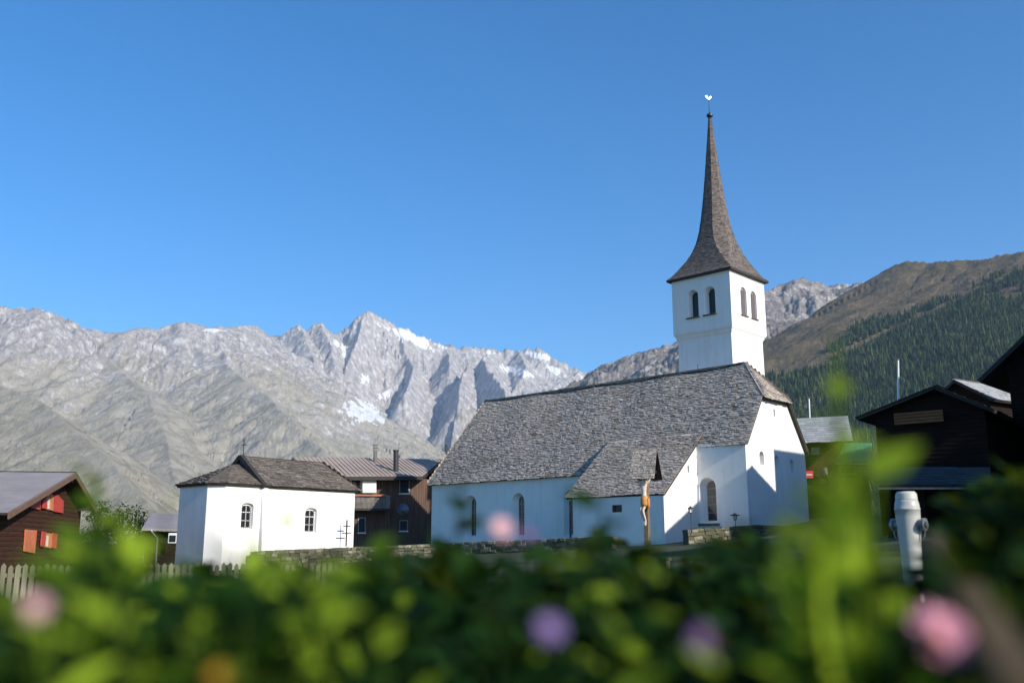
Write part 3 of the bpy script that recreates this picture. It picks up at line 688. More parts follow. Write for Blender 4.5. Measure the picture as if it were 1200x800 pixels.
# spire
SPC = CH((TU0 + TU1) / 2, (TV0 + TV1) / 2, 0)
rings_ = [(17.93, 2.52, 0), (18.22, 2.24, .02), (18.7, 1.98, .15), (19.25, 1.72, .38), (19.9, 1.48, .65), (20.7, 1.25, .9), (21.6, 1.04, 1), (22.8, .84, 1), (24.2, .66, 1), (25.8, .49, 1), (27.4, .335, 1), (29.0, .19, 1), (29.95, .10, 1)]
def oct_(z, a, m):
    c = a * (1 - m * (1 - .4142)); p = [(a, -c), (a, c), (c, a), (-c, a), (-a, c), (-a, -c), (-c, -a), (c, -a)]
    return [SPC + Lx * x + Gx * y + UP * z for x, y in p]
sp = MB(); core = MB()
for (z0, a0, m0), (z1, a1, m1) in zip(rings_[:-1], rings_[1:]):
    q0, q1 = oct_(z0, a0, m0), oct_(z1, a1, m1)
    for i in range(8):
        j = (i + 1) % 8; A, B, C, D = q0[i], q0[j], q1[j], q1[i]
        core.face([A, B, C, D])
        n_ = ((B + C) / 2 - SPC); n_.z = 0; n_.normalize(); e = ((C + D) / 2 - (A + B) / 2); n_ = (n_ - e.normalized() * n_.dot(e.normalized())).normalized()
        hgt = e.length; rows = max(1, int(round(hgt / .135)))
        for r_ in range(rows):
            t0, t1 = r_ / rows, (r_ + 1.35) / rows
            bl, br = lerp(A, D, t0), lerp(B, C, t0); ul, ur = lerp(A, D, min(t1, 1.25)), lerp(B, C, min(t1, 1.25)); wd = (br - bl).length
            if wd < .02: continue
            k = max(1, int(round(wd / .17)))
            cuts = [0] + sorted(min(.98, max(.02, (x + rs.uniform(-.3, .3)) / k)) for x in range(1, k)) + [1]
            for s0, s1 in zip(cuts[:-1], cuts[1:]):
                l = .022 * rs.uniform(.6, 1.6); dz = UP * rs.uniform(-.02, .012)
                a, b, c, d = lerp(bl, br, s0) + dz, lerp(bl, br, s1) + dz, lerp(ul, ur, s1), lerp(ul, ur, s0)
                tn = min(1, max(0, rs.gauss(.5, .22)))
                sp.face([a + n_ * l, b + n_ * l, c + n_ * .004, d + n_ * .004], tn); sp.face([a, b, b + n_ * l, a + n_ * l], tn * .3)
spire = sp.build('spire', SPIRE_SH, tower)
q0 = oct_(17.93, 2.52, 0); core.face([p - UP * .02 for p in q0]); 
for i in range(8):
    j = (i + 1) % 8
    if (q0[i] - q0[j]).length > .01: core.face([q0[i], q0[j], q0[j] - UP * .13, q0[i] - UP * .13])
core.face([p - UP * .13 for p in q0])
core.build('spire_deck', DARKBOARD, tower)
fb = MB(); fb.lathe(SPC, [(29.9, .10), (30.05, .13), (30.1, .09), (30.22, .23), (30.34, .23), (30.46, .08), (30.5, .035), (31.5, .022)], 14)
fb.build('finial', BLACK, tower, smooth=False)
# weathercock, flat cut sheet 3 cm thick
ck = [(-.30, .02), (-.42, .16), (-.58, .40), (-.40, .50), (-.26, .36), (-.12, .16), (.08, .14), (.18, .26), (.20, .40), (.28, .46), (.34, .38), (.42, .33), (.34, .30), (.28, .12), (.16, .00), (.05, -.08), (.05, -.2), (-.03, -.2), (-.04, -.08), (-.2, -.06)]
cd_ = Vector((math.cos(R(15)), math.sin(R(15)), 0)); cn = Vector((-cd_.y, cd_.x, 0)); mb = MB()
fr_ = [SPC + cd_ * x * .48 + UP * (31.58 + z * .48) + cn * .015 for x, z in ck]; bk_ = [p - cn * .03 for p in fr_]
mb.face(fr_); mb.face(bk_[::-1])
for i in range(len(ck)):
    j = (i + 1) % len(ck); mb.face([fr_[i], fr_[j], bk_[j], bk_[i]])
mb.build('weathercock', SILVER, tower)
# lightning rods standing on the ridge
for u in (5.0, 9.2): mb = MB(); mb.tube([CH(u, 3.5, 10.6), CH(u, 3.5, 11.1)], .02, 6); mb.build('ridge_rod', BLACK, rf)

# ------------------------------------------------------------------ chapel
AK = R(41.0); K = Vector((math.sin(AK), math.cos(AK), 0)); Nn_ = Vector((math.cos(AK), -math.sin(AK), 0))
CO = at(310, 568.9, 42); CPF = Frame(CO, K, Nn_)
def cl(u, v, n=Nn_, P=None):
    q = hit(u, v, P or CO, n) - CO; return q.dot(K), q.dot(Nn_), q.z + CO.z
UR = cl(416, 576)[0]; UE = cl(265, 566)[0]; ZE = CO.z
W_ = 3.4                                                      # width of the chapel
PE = CPF(UE, 0, ZE); 
chapel = thing('chapel', CPF(1.5, -2, -1.0), 'small white chapel with low dark shingle roof and three sided apse beside the wooden fence', 'chapel')
UA = UE - .50; NA = .60                                        # splayed apse faces
poly = [(UR, 0), (UE, 0), (UA, -NA), (UA, -(W_ - NA)), (UE, -W_), (UR, -W_)]
wl = MB(); C0 = -1.8
wb = lambda c0, c1, z0, z1: (arch((c0 + c1) / 2, (c1 - c0), z0, z1, 8, .45), arch((c0 + c1) / 2 + .02, (c1 - c0) * .86, z0 + .04, z1 - .06, 8, .45), .16)
a1 = cl(357.5, 600)[0]; a2 = cl(371.5, 600)[0]; b1 = cl(282.5, 600)[0]; b2 = cl(297, 600)[0]
hs = [wb(a1, a2, .60, 1.73), wb(b1, b2, .72, 1.84)]
sh = lambda h: ([(s - UE, z) for s, z in h[0]], [(s - UE, z) for s, z in h[1]], h[2])
hs = [sh(h) for h in hs]
f_ch = wall(wl, CPF(UE, 0, 0), K, -Nn_, [(0, C0), (UR - UE, C0), (UR - UE, ZE), (0, ZE)], hs)
for (p, q) in zip(poly[1:], poly[2:] + poly[:1]):
    wl.face([CPF(*p, C0), CPF(*q, C0), CPF(*q, ZE), CPF(*p, ZE)])
wl.build('wall', PLASTER, chapel)
for h in hs:
    w = pane(chapel, f_ch, h[1], h[2], cols=2, rows=3, bar=.045, frame=.05); gb = MB()
    c = (h[1][0][0] + h[1][1][0]) / 2; z0 = h[1][0][1]
    for k in range(10): gb.box(f_ch(c, z0 + .06 + k * .1, .09), K, Nn_, UP, .26, .006, .006)
    for k in range(-2, 3): gb.box(f_ch(c + k * .1, z0 + .48, .085), K, Nn_, UP, .006, .006, .48)
    gb.build('window_bars', BLACK, w)
bt = MB()                                                       # sloping buttress
A = [CPF(-.16, .38, C0), CPF(.18, .38, C0), CPF(.18, .0, C0), CPF(-.16, .0, C0)]; B = [CPF(-.14, .06, 2.52), CPF(.16, .06, 2.52), CPF(.16, 0, 2.52), CPF(-.14, 0, 2.52)]
for i in range(4):
    j = (i + 1) % 4; bt.face([A[i], A[j], B[j], B[i]])
bt.face(B); bt.build('buttress', PLASTER, chapel)
rc = random.Random(5); rm = MB(); dk = MB(); HW = W_ / 2 + .15; RISE = 1.34; zr = ZE + RISE
nm = (Nn_ * RISE + UP * HW).normalized(); sl_ = math.hypot(HW, RISE)
URr = cl(378, 547, Nn_, CPF(0, -W_ / 2, 0))[0]; UHE = UR + .3
mainr = lambda u, d: CPF(u, -W_ / 2 + HW * d / sl_, zr - RISE * d / sl_ + .02)
shingles(rm, mainr, (0, sl_ + .05), lambda d: (-.12, lerp(URr, UHE, d / sl_)), .15, .3, .035, nm, rnd=rc)
nb2 = (-Nn_ * RISE + UP * HW).normalized(); mback = lambda u, d: CPF(u, -W_ / 2 - HW * d / sl_, zr - RISE * d / sl_ + .02)
shingles(rm, mback, (0, sl_ + .05), lambda d: (-.12, lerp(URr, UHE, d / sl_)), .2, .4, .035, nb2, rnd=rc)
hipl = math.hypot(UHE - URr, RISE); hp = lambda n_, d: CPF(lerp(URr, UHE, d / hipl), n_, zr - RISE * d / hipl + .02)
shingles(rm, hp, (0, hipl), lambda d: (-W_ / 2 - HW * d / hipl, -W_ / 2 + HW * d / hipl), .2, .4, .03, (K + UP * 2).normalized(), rnd=rc)
# choir roof, a little lower, hipped over the apse
zc = zr - .36; e = .16; ZL = ZE + .03
cp_ = CPF(-.55, -W_ / 2, zc - .02)
eave = [(0, e), (UE - .05, e), (UA - e, -NA + .08), (UA - e, -(W_ - NA) - .08), (UE - .05, -W_ - e), (0, -W_ - e)]
def tri_sh(A, B, C, row=.15):
    n_ = (B - A).cross(C - A).normalized(); n_ = n_ if n_.z > 0 else -n_
    ax = (B - A).normalized(); up_ = n_.cross(ax); up_ = up_ if up_.z > 0 else -up_
    h = (C - A).dot(up_); cxx = (C - A).dot(ax); Lb = (B - A).length
    fn = lambda s, d: A + ax * s + up_ * (h - d)
    shingles(rm, fn, (0, h + .03), lambda d: (cxx * (1 - min(1, d / h)), lerp(cxx, Lb, min(1, d / h))), row, .3, .035, n_, rnd=rc)
    dk.slab([A, B, C], .12, nrm=n_)
top = CPF(0, -W_ / 2, zc)
ep = [CPF(a, b, ZL) for a, b in eave]
q_ = CPF(0, -W_ / 2, zc)
tri_sh(ep[0], ep[1], cp_ + UP * .0); tri_sh(ep[1], ep[2], cp_); tri_sh(ep[2], ep[3], cp_); tri_sh(ep[3], ep[4], cp_); tri_sh(ep[4], ep[5], cp_)
tri_sh(ep[0], cp_, q_); 
rfc = rm.build('roof', shingle_mat('chapel_shingle', (.055, .047, .040), (.27, .24, .21), (.18, .155, .13)), chapel)
dk.slab([CPF(-.1, HW - W_ / 2, ZE + .0), CPF(UHE - .05, HW - W_ / 2, ZE), CPF(URr, -W_ / 2, zr), CPF(-.1, -W_ / 2, zr)], .12, nrm=nm)
dk.slab([CPF(-.1, -HW - W_ / 2, ZE + .0), CPF(UHE - .05, -HW - W_ / 2, ZE), CPF(URr, -W_ / 2, zr), CPF(-.1, -W_ / 2, zr)], .12, nrm=nb2)
dk.slab([CPF(UHE - .04, HW - W_ / 2, ZE), CPF(UHE - .04, -HW - W_ / 2, ZE), CPF(URr, -W_ / 2, zr)], .1, nrm=(K + UP).normalized())
# dark verge board along the higher nave gable, and the gable infill
dk.bar(CPF(-.16, -W_ / 2, zr + .02), CPF(-.16, HW - W_ / 2 + .06, ZE - .03), .2, .2, up=nm)
dk.bar(CPF(-.16, -W_ / 2, zr + .02), CPF(-.16, -HW - W_ / 2 - .06, ZE - .03), .2, .2, up=nb2)
dk.slab([CPF(-.08, HW - W_ / 2, ZE), CPF(-.08, -HW - W_ / 2, ZE), CPF(-.08, -W_ / 2, zr)], .06, nrm=K)
dk.build('eaves_board', DARKBOARD, rfc)
cr = MB(); p = CPF(-.05, -W_ / 2, zr + .05)
cr.bar(p, p + UP * .78, .028, .028, up=K); cr.bar(p + UP * .52 - K * .15 - Nn_ * 0, p + UP * .52 + K * .15, .03, .03); cr.bar(p + UP * .52 - Nn_ * .15, p + UP * .52 + Nn_ * .15, .03, .03)
cr.tube([p + UP * .0, p + UP * .12], [.06, .02], 8); cr.build('roof_cross', BLACK, chapel)

# grave cross with two crossbars, standing in front of the chapel wall
ch_u = cl(399, 620)[0]
g = MB(); p = CPF(ch_u, .45, -.62)
g.bar(p + UP * .62, p + UP * 1.83, .05, .05, up=K)
for z, w in ((1.55, .20), (1.22, .27)): g.bar(p + UP * z - K * w, p + UP * z + K * w, .045, .045)
tag(g.build('grave_cross', BLACK), 'thin dark double barred grave cross before the right end of the white chapel wall', 'grave cross')

# ------------------------------------------------------------------ rubble terrace walls
def rubble(name, A, B, z0a, z1a, z0b, z1b, th, label, stone=.34, seed=1):
    r = random.Random(seed); mb = MB(); A = Vector(A); B = Vector(B); D = (B - A); D.z = 0; L = D.length; D.normalize(); n = D.cross(UP)
    if n.y > 0: n = -n
    H = max(z1a - z0a, z1b - z0b); rows = max(2, int(H / (stone * .42)))
    for i in range(rows):
        s = 0
        while s < L:
            w = stone * r.uniform(.5, 1.6); t = (s + w / 2) / L; zb = lerp(z0a, z0b, t); zt = lerp(z1a, z1b, t); h = (zt - zb) / rows
            zc_ = zb + (i + .5) * h + r.uniform(-.02, .02)
            c = A + D * (s + w / 2) - n * (th / 2); c.z = zc_
            ax = (D + UP * r.uniform(-.08, .08)).normalized(); ay = n; az = ax.cross(ay); az = az if az.z > 0 else -az
            mb.box(c + n * r.uniform(-.03, .05), ax, ay, az, w / 2 * .95, th / 2, h / 2 * r.uniform(.82, .97), tone=min(1, max(0, r.gauss(.5, .25))))
            s += w
    # mortar core
    c = (A + B) / 2 - n * (th / 2); zz0 = min(z0a, z0b)
    P = [A - n * .06, B - n * .06, B - n * (th - .06), A - n * (th - .06)]
    bot = [Vector((p.x, p.y, z0a if i in (0, 3) else z0b)) for i, p in enumerate(P)]; top = [Vector((p.x, p.y, (z1a if i in (0, 3) else z1b) - .04)) for i, p in enumerate(P)]
    for i in range(4):
        j = (i + 1) % 4; mb.face([bot[i], bot[j], top[j], top[i]], .08)
    mb.face(top, .08)
    return tag(mb.build(name, STONE), label, 'stone wall')
rubble('stone_wall', at(300, 646, 41.0), at(424, 640, 46.2), -1.9, -.2, -1.6, -.0, .4, 'dark rubble stone wall under the long side of the white chapel', seed=1)
rubble('stone_wall', at(420, 640, 46.7), at(512, 637, 48.5), -1.6, -.02, -1.6, .12, .4, 'rubble wall joining the chapel corner to the church corner', seed=2)
rubble('stone_wall', at(512, 640, 54), at(716, 628, 47.3), -1.5, .16, -1.3, .5, .5, 'long mossy rubble wall in front of the shaded church side', seed=3)
rubble('stone_wall', at(806, 620, 46), at(886, 615, 47.5), -.9, .80, -.4, 1.02, .5, 'sunny rubble stone wall under the lantern and arched church window', seed=4, stone=.4)
rubble('stone_wall', at(888, 614, 47.7), at(1010, 618, 50), -.5, 1.04, .5, .98, .5, 'mossy dark rubble wall below the church gable', seed=6, stone=.4)

# ------------------------------------------------------------------ picket fence
fr0 = at(-60, 660, 17); fr1 = at(412, 660, 19)
fence = thing('picket_fence', (fr0 + fr1) / 2 - UP * 1, 'weathered wooden picket fence running in front of the chapel', 'fence')
D = (fr1 - fr0); D.z = 0; L = D.length; D.normalize(); nF = D.cross(UP); r = random.Random(9)
pks = [MB() for _ in range(9)]; n = int(L / .115)
for i in range(n):
    pk = pks[min(8, int((i / n) * 8 + .7))]; s = (i + .5) / n * L; b = fr0 + D * s; h = -.30 - .0 + r.uniform(-.03, .03); w = .040
    b.z = 0; q = D * w; z0 = -1.6
    f0 = [b - q + UP * z0, b + q + UP * z0, b + q + UP * (h - .05), b + UP * h, b - q + UP * (h - .05)]
    k0 = [p + nF * .018 for p in f0]; tn = r.random(); pk.face(f0, tn); pk.face(k0[::-1], tn)
    for a in range(5): pk.face([f0[a], k0[a], k0[(a + 1) % 5], f0[(a + 1) % 5]], tn)
def wood_b(t, p, o):
    t.links.new(mixc(t, noise(t, coords(t, (4, 4, .6)), 4, 5), ramp(t, attr(t), [(0, (.14, .12, .085)), (1, (.34, .30, .22))]), (.12, .13, .06)), p.inputs['Base Color']); p.inputs['Roughness'].default_value = .85
PICK = mat('weathered_picket_wood', wood_b)
for pk in pks:
    if pk.f: pk.build('picket_panel', PICK, fence)
for z in (-.5, -1.0): rl = MB(); rl.bar(Vector((fr0.x, fr0.y, z)) + nF * -.03, Vector((fr1.x, fr1.y, z)) + nF * -.03, .04, .07); rl.build('rail', PICK, fence)
for i in range(8):
    p = fr0.lerp(fr1, (i + .3) / 8); m_ = MB(); m_.bar(Vector((p.x, p.y, -1.7)) - nF * .09, Vector((p.x, p.y, -.34)) - nF * .09, .09, .09, up=D); m_.build('post', PICK, fence)

# ------------------------------------------------------------------ small things by the church
def lantern(P, h, label, group=None, hood=.14):
    t_ = thing('grave_lantern', P, label, 'lantern', group)
    m_ = MB(); m_.tube([P - UP * .3, P + UP * (h - .34)], .016, 8); m_.build('pole', BLACK, t_)
    m_ = MB(); c = P + UP * (h - .34)
    m_.lathe(c, [(0, .05), (.03, .085), (.04, .085)], 6); m_.lathe(c + UP * .22, [(0, hood), (.03, hood * .95), (.10, .05), (.12, .02), (.16, .015)], 6)
    for k in range(6):
        a = k * math.pi / 3; v_ = Vector((math.cos(a), math.sin(a), 0)); m_.tube([c + v_ * .08 + UP * .03, c + v_ * .11 + UP * .23], .008, 4)
    m_.build('lantern_frame', BLACK, t_)
    m_ = MB(); m_.lathe(c, [(.04, .07), (.22, .098)], 6); m_.build('lantern_glass', WHITE, t_)
lp = at(810, 619, 46); lantern(lp, at(810, 593, 46).z - lp.z, 'slim black lantern on a thin pole beside the arched church window')
lp = at(862, 618, 47); lantern(lp, at(862, 601, 47).z - lp.z, 'squat dark lantern with a roof shaped hood on the rubble wall', hood=.26)
# two waterspout hooks on the church wall under the eave
# wayside crucifix
xp = at(759, 640, 30); XD = Vector((math.cos(R(-30)), math.sin(R(-30)), 0)); XN = Vector((XD.y, -XD.x, 0))     # XN: towards the viewer
cruc = thing('wayside_crucifix', (xp.x, xp.y, -1.0), 'tall wooden wayside crucifix under a small shingled roof in front of the church', 'crucifix')
X0 = Vector((xp.x, xp.y, 0))
m_ = MB(); m_.bar(X0 - UP * 1.1, X0 + UP * 2.75, .19, .14, up=XD); m_.build('post', simple('grey_brown_post', (.15, .11, .08), .85, .3, 8, .3), cruc)
m_ = MB(); m_.bar(X0 - XD * .37 + UP * 2.27 + XN * .07, X0 + XD * .37 + UP * 2.27 + XN * .07, .08, .1); m_.build('crossbeam', DARKBOARD, cruc)
m_ = MB(); rz = random.Random(8)
RA = X0 + UP * 3.03 - XN * .02; hl = .40
for sgn in (1, -1):
    dn = (XN * sgn * .36 - UP * .98); ln = dn.length; dnn = dn.normalized(); nn_ = (XN * sgn * .98 + UP * .36).normalized()
    fn = lambda s, d: RA + XD * s + dnn * d
    shingles(m_, fn, (0, ln), lambda d: (-hl - .02 * d, hl + .02 * d), .085, .11, .016, nn_, rnd=rz)
rr_ = m_.build('shingle_roof', SHINGLE, cruc)
m_ = MB()
for sgn in (1, -1):
    dn = (XN * sgn * .36 - UP * .98); nn_ = (XN * sgn * .98 + UP * .36).normalized()
    m_.slab([RA - XD * hl, RA + XD * hl, RA + XD * (hl + .02) + dn, RA - XD * (hl + .02) + dn], .025, nrm=nn_)
m_.build('roof_boards', DARKBOARD, rr_)
def skin(name, verts, edges, rad, m, parent, sub=2, root=0):
    org = WORLD_LOC.get(parent.name, Vector()) if parent else Vector()
    me = bpy.data.meshes.new(name); me.from_pydata([tuple(Vector(v) - org) for v in verts], edges, [])
    o = bpy.data.objects.new(name, me); col.objects.link(o); me.materials.append(m)
    sk = o.modifiers.new('skin', 'SKIN'); ld = me.skin_vertices[0].data if me.skin_vertices else None
    if ld is None:
        bm = bmesh.new(); bm.from_mesh(me); bm.verts.layers.skin.verify(); bm.to_mesh(me); bm.free(); ld = me.skin_vertices[0].data
    for i, r_ in enumerate(rad): ld[i].radius = (r_, r_) if not hasattr(r_, '__len__') else r_; ld[i].use_root = (i == root)
    sb = o.modifiers.new('sub', 'SUBSURF'); sb.levels = sub; sb.render_levels = sub
    if parent: o.parent = parent
    WORLD_LOC[o.name] = org; return o
def cp(x, z, f): return X0 + XD * x + XN * (.13 + f) + UP * z
V_ = [cp(0, 1.42, .02), cp(-.01, 1.60, .02), cp(-.01, 1.78, .04), cp(0, 1.93, .04), cp(.0, 2.02, .06), cp(-.02, 2.10, .10), cp(-.03, 2.19, .11),      # pelvis..head
      cp(-.15, 1.96, .03), cp(-.22, 2.12, .02), cp(-.30, 2.26, .0), cp(-.34, 2.30, .0),
      cp(.15, 1.96, .03), cp(.22, 2.12, .02), cp(.30, 2.26, .0), cp(.34, 2.30, .0),
      cp(-.07, 1.36, .03), cp(-.11, 1.08, .10), cp(-.03, .78, .03), cp(-.01, .69, .06), cp(.02, .62, .10),
      cp(.07, 1.36, .03), cp(-.03, 1.08, .12), cp(.03, .78, .04), cp(.03, .69, .07), cp(.05, .62, .11)]
E_ = [(0, 1), (1, 2), (2, 3), (3, 4), (4, 5), (5, 6), (3, 7), (7, 8), (8, 9), (9, 10), (3, 11), (11, 12), (12, 13), (13, 14), (0, 15), (15, 16), (16, 17), (17, 18), (18, 19), (0, 20), (20, 21), (21, 22), (22, 23), (23, 24)]
R_ = [.095, .080, .095, .085, .040, .055, .060, .045, .032, .024, .026, .045, .032, .024, .026, .062, .045, .026, .030, .018, .062, .045, .026, .030, .018]
fig = skin('carved_figure', V_, E_, R_, SKIN, cruc)
clo = MB(); c = X0 + XN * .15
clo.lathe(c, [(1.22, .118), (1.30, .128), (1.42, .122), (1.52, .105), (1.54, .085)], 16); clo.box(c + XD * .13 + UP * 1.30, XD, XN, UP, .035, .05, .16); clo.build('loincloth', CLOTH, fig, smooth=True)

# hydrant
hp_ = at(1067, 640, 10); HB = Vector((hp_.x, hp_.y, -.80))
hyd = thing('hydrant', HB, 'white cylindrical hydrant pillar with a round side outlet on the right', 'hydrant')
m_ = MB(); m_.lathe(HB, [(z_, q_ * .84) for z_, q_ in [(0, .16), (.05, .16), (.06, .098), (.4, .108), (.8, .124), (1.0, .137), (1.1, .146), (1.17, .148), (1.172, .152), (1.185, .152), (1.187, .147), (1.24, .140), (1.28, .126)]], 40); m_.build('body', HYD, hyd, smooth=True)
m_ = MB(); m_.lathe(HB, [(z_, q_ * .84) for z_, q_ in [(1.275, .122), (1.28, .130), (1.335, .124), (1.36, .10), (1.365, .001)]], 32); m_.build('cap', simple('grey_cap', (.42, .42, .38), .5, .1), hyd)
hd = Vector((math.cos(R(-50)), math.sin(R(-50)), 0))
for sg, nm_ in ((1, 'outlet'), (-1, 'outlet')):
    dd = hd * sg; c = HB + UP * 1.02
    m_ = MB(); m_.tube([c + dd * .06, c + dd * .15, c + dd * .151, c + dd * .18, c + dd * .182, c + dd * .20], [.045, .045, .066, .066, .035, .03], 20); o_ = m_.build(nm_, LEAD, hyd)
    m_ = MB(); 
    m_.tube([c + dd * .17 + UP * (-.05), c + dd * .16 - UP * .12, c + dd * .13 - UP * .16, c + dd * .125 - UP * .12, c + dd * .13 - UP * .04], .007, 6); m_.build('chain', LEAD, o_)

# stone gate post, and the two watering cans by it
gp = at(779, 660, 25); m_ = MB()
m_.box(Vector((gp.x, gp.y, -.75)), Vector((.8, -.6, 0)), Vector((.6, .8, 0)), UP, .10, .10, .42, tone=.9); m_.box(Vector((gp.x, gp.y, -.31)), Vector((.8, -.6, 0)), Vector((.6, .8, 0)), UP, .13, .13, .035, tone=.9)
tag(m_.build('stone_post', STONE), 'short pale stone post below the crucifix and church corner', 'post')
def wcan(P, m, label):
    t_ = thing('watering_can', P, label, 'watering can')
    a = Vector((.9, -.3, 0)).normalized()
    b_ = MB(); b_.lathe(P, [(0, .06), (.01, .07), (.15, .065), (.17, .045), (.175, .04)], 18); b_.build('body', m, t_)
    b_ = MB(); b_.tube([P + a * .055 + UP * .03, P + a * .12 + UP * .12, P + a * .16 + UP * .17], [.016, .011, .009], 8); b_.lathe(P + a * .16 + UP * .165, [(0, .01), (.025, .025)], 10); b_.build('spout', m, t_)
    b_ = MB(); b_.tube([P - a * .055 + UP * .04, P - a * .11 + UP * .12, P - a * .06 + UP * .21, P + a * .02 + UP * .175], .008, 6); b_.build('handle', m, t_)
shelf = MB(); sp0 = at(795, 670, 25); sp1 = at(822, 670, 25)
for p in (sp0, sp1): shelf.bar(Vector((p.x, p.y, -1.2)), Vector((p.x, p.y, -.6)), .06, .06, up=Vector((0, 1, 0)))
shelf.bar(Vector((sp0.x - .1, sp0.y, -.60)), Vector((sp1.x + .1, sp1.y, -.60)), .22, .04)
tag(shelf.build('wooden_stand', DARKBOARD), 'low dark wooden stand carrying two small cans near the stone post', 'stand')
wcan(Vector((at(802, 660, 25).x, 25, -.578)), YELP, 'yellow brown can next to the blue one near the stone post')
wcan(Vector((at(812, 660, 25).x, 25, -.578)), BLUEP, 'bright blue can next to the yellow one near the stone post')

# ------------------------------------------------------------------ generic timber house
def gable_house(t_, F, hu, hv, z0, ze, zr, over, wm, rm_, th=.16, front_over=.5, roofname='roof', verge=DARKBOARD, shingle=None, seed=1, row=.35, tile=.6, lift=.03):
    """F frame centred on the house; u across (gable side), v along the ridge"""
    m_ = MB()
    for s in (-1, 1):
        m_.face([F(-hu, s * hv, z0), F(hu, s * hv, z0), F(hu, s * hv, ze), F(0, s * hv, zr), F(-hu, s * hv, ze)])
        m_.face([F(s * hu, -hv, z0), F(s * hu, hv, z0), F(s * hu, hv, ze), F(s * hu, -hv, ze)])
    m_.build('wall', wm, t_)
    sl = (zr - ze) / hu; r_ = random.Random(seed)
    d = MB(); sh_ = MB(); vo = hv + front_over
    for s in (-1, 1):
        n_ = (F.U * (s * sl) + UP).normalized(); e_ = hu + over; ez = zr - sl * e_ + .12
        d.slab([F(0, -vo, zr + .12), F(0, vo, zr + .12), F(s * e_, vo, ez), F(s * e_, -vo, ez)], th, nrm=n_)
        ll = math.hypot(e_, sl * e_)
        fn = lambda a, dd, s=s: F(s * e_ * dd / ll, a, zr + .13 - sl * e_ * dd / ll)
        shingles(sh_, fn, (0, ll + .03), lambda dd: (-vo - .02, vo + .02), row, tile, lift, n_, rnd=r_)
    ro = sh_.build(roofname, rm_, t_); d.build('verge', verge, ro); return m_

# left house with red shutters: the gable looks right
aL2 = R(-10); KL = Vector((math.sin(aL2), math.cos(aL2), 0)); NL = Vector((math.cos(aL2), -math.sin(aL2), 0))
LO = Vector((-17.3, 33., 1.16)); LW = LO - NL * .55
lh = thing('timber_chalet', LO + KL * 7.6 - NL * 5 - UP * 2.5, 'brown timber chalet with red shutters and grey roof at the left edge', 'chalet')
def ll_(u, v, P=LW): q = hit(u, v, P, NL); return (q - LO).dot(KL), q.z
RU, RZ = 7.9, at(80, 554, (LO + KL * 7.9).y).z
hwid = 7.4; slopeL = (RZ - 1.12) / RU
m_ = MB(); FL = lambda u, n_, z: Vector((LO.x, LO.y, 0)) + KL * u + NL * n_ + UP * z
RRUN, RSL = 4.0, .34
zL = lambda u: RZ - (RU - u) * slopeL if u < RU else RZ - (u - RU) * RSL
m_.face([FL(.7, -.55, -2.5), FL(11.6, -.55, -2.5), FL(11.6, -.55, zL(11.6) - .12), FL(RU, -.55, RZ - .12), FL(.7, -.55, zL(.7) - .12)])
m_.face([FL(.7, -.55, -2.5), FL(.7, -13, -2.5), FL(.7, -13, zL(.7) - .12), FL(.7, -.55, zL(.7) - .12)])
m_.face([FL(11.6, -.55, -2.5), FL(11.6, -13, -2.5), FL(11.6, -13, zL(11.6) - .12), FL(11.6, -.55, zL(11.6) - .12)])
m_.face([FL(.7, -13, -2.5), FL(11.6, -13, -2.5), FL(11.6, -13, zL(11.6) - .12), FL(RU, -13, RZ - .12), FL(.7, -13, zL(.7) - .12)])
m_.build('wall', LOG, lh)
shm = MB(); dm = MB(); rl_ = random.Random(21)
for s in (-1, 1):
    run, sp_ = (RU, slopeL) if s < 0 else (RRUN, RSL)
    ue = RU + s * run; n_ = (KL * (s * sp_) + UP).normalized(); ln = run * math.hypot(1, sp_)
    fn = lambda a, d, s=s, run=run, sp_=sp_, ln=ln: FL(RU + s * run * d / ln, a, RZ - run * sp_ * d / ln + .01)
    shingles(shm, fn, (0, ln), lambda d: (-13.6, .07), .28, .4, .012, n_, rnd=rl_, jit=.02)
    dm.slab([FL(RU, -13.5, RZ), FL(RU, .0, RZ), FL(ue, .0, RZ - run * sp_), FL(ue, -13.5, RZ - run * sp_)], .07, nrm=n_)
rof = shm.build('roof', GREYROOF, lh)
dm.build('roof_boards', DARKBOARD, rof)
vm = MB()
for s in (-1, 1):
    run, sp_ = (RU, slopeL) if s < 0 else (RRUN, RSL)
    vm.bar(FL(RU, .03, RZ - .09), FL(RU + s * run, .03, RZ - run * sp_ - .09), .05, .24, up=(KL * (s * sp_) + UP).normalized())
vm.build('bargeboard', simple('brown_bargeboard', (.15, .085, .055), .7, .25, 6), rof)
for u, dz in ((RU, -.28), (RU - 3.4, -.30), (RU + 3.1, -.30)):
    pu = MB(); pu.bar(FL(u, -.6, zL(u) + dz), FL(u, -.08, zL(u) + dz), .2, .24); pu.build('purlin', DARKBOARD, lh)
def panel(par, name, m, pts, d=.06, th=.05):
    q = [hit(u, v, LW, NL) + NL * d for u, v in pts]; b_ = MB(); k0 = [p - NL * th for p in q]; b_.face(q); b_.face(k0[::-1])
    for i in range(len(q)):
        j = (i + 1) % len(q); b_.face([q[i], q[j], k0[j], k0[i]])
    return b_.build(name, m, par)
def lwin(pts, curt):
    w = panel(lh, 'window', OCHRE, pts, .05, .04)
    panel(w, 'pane', CURTAIN, curt, .07, .015)
    return w
w1 = lwin([(49, 577), (60.5, 579), (60, 598), (48.5, 595.5)], [(53.5, 584), (56.5, 584.5), (56, 596), (53, 595.5)])
panel(lh, 'shutter', RED, [(48.6, 578.5), (53, 578), (52.2, 596), (47.4, 595)], .1)['label'] = 'left red shutter of the upper window'
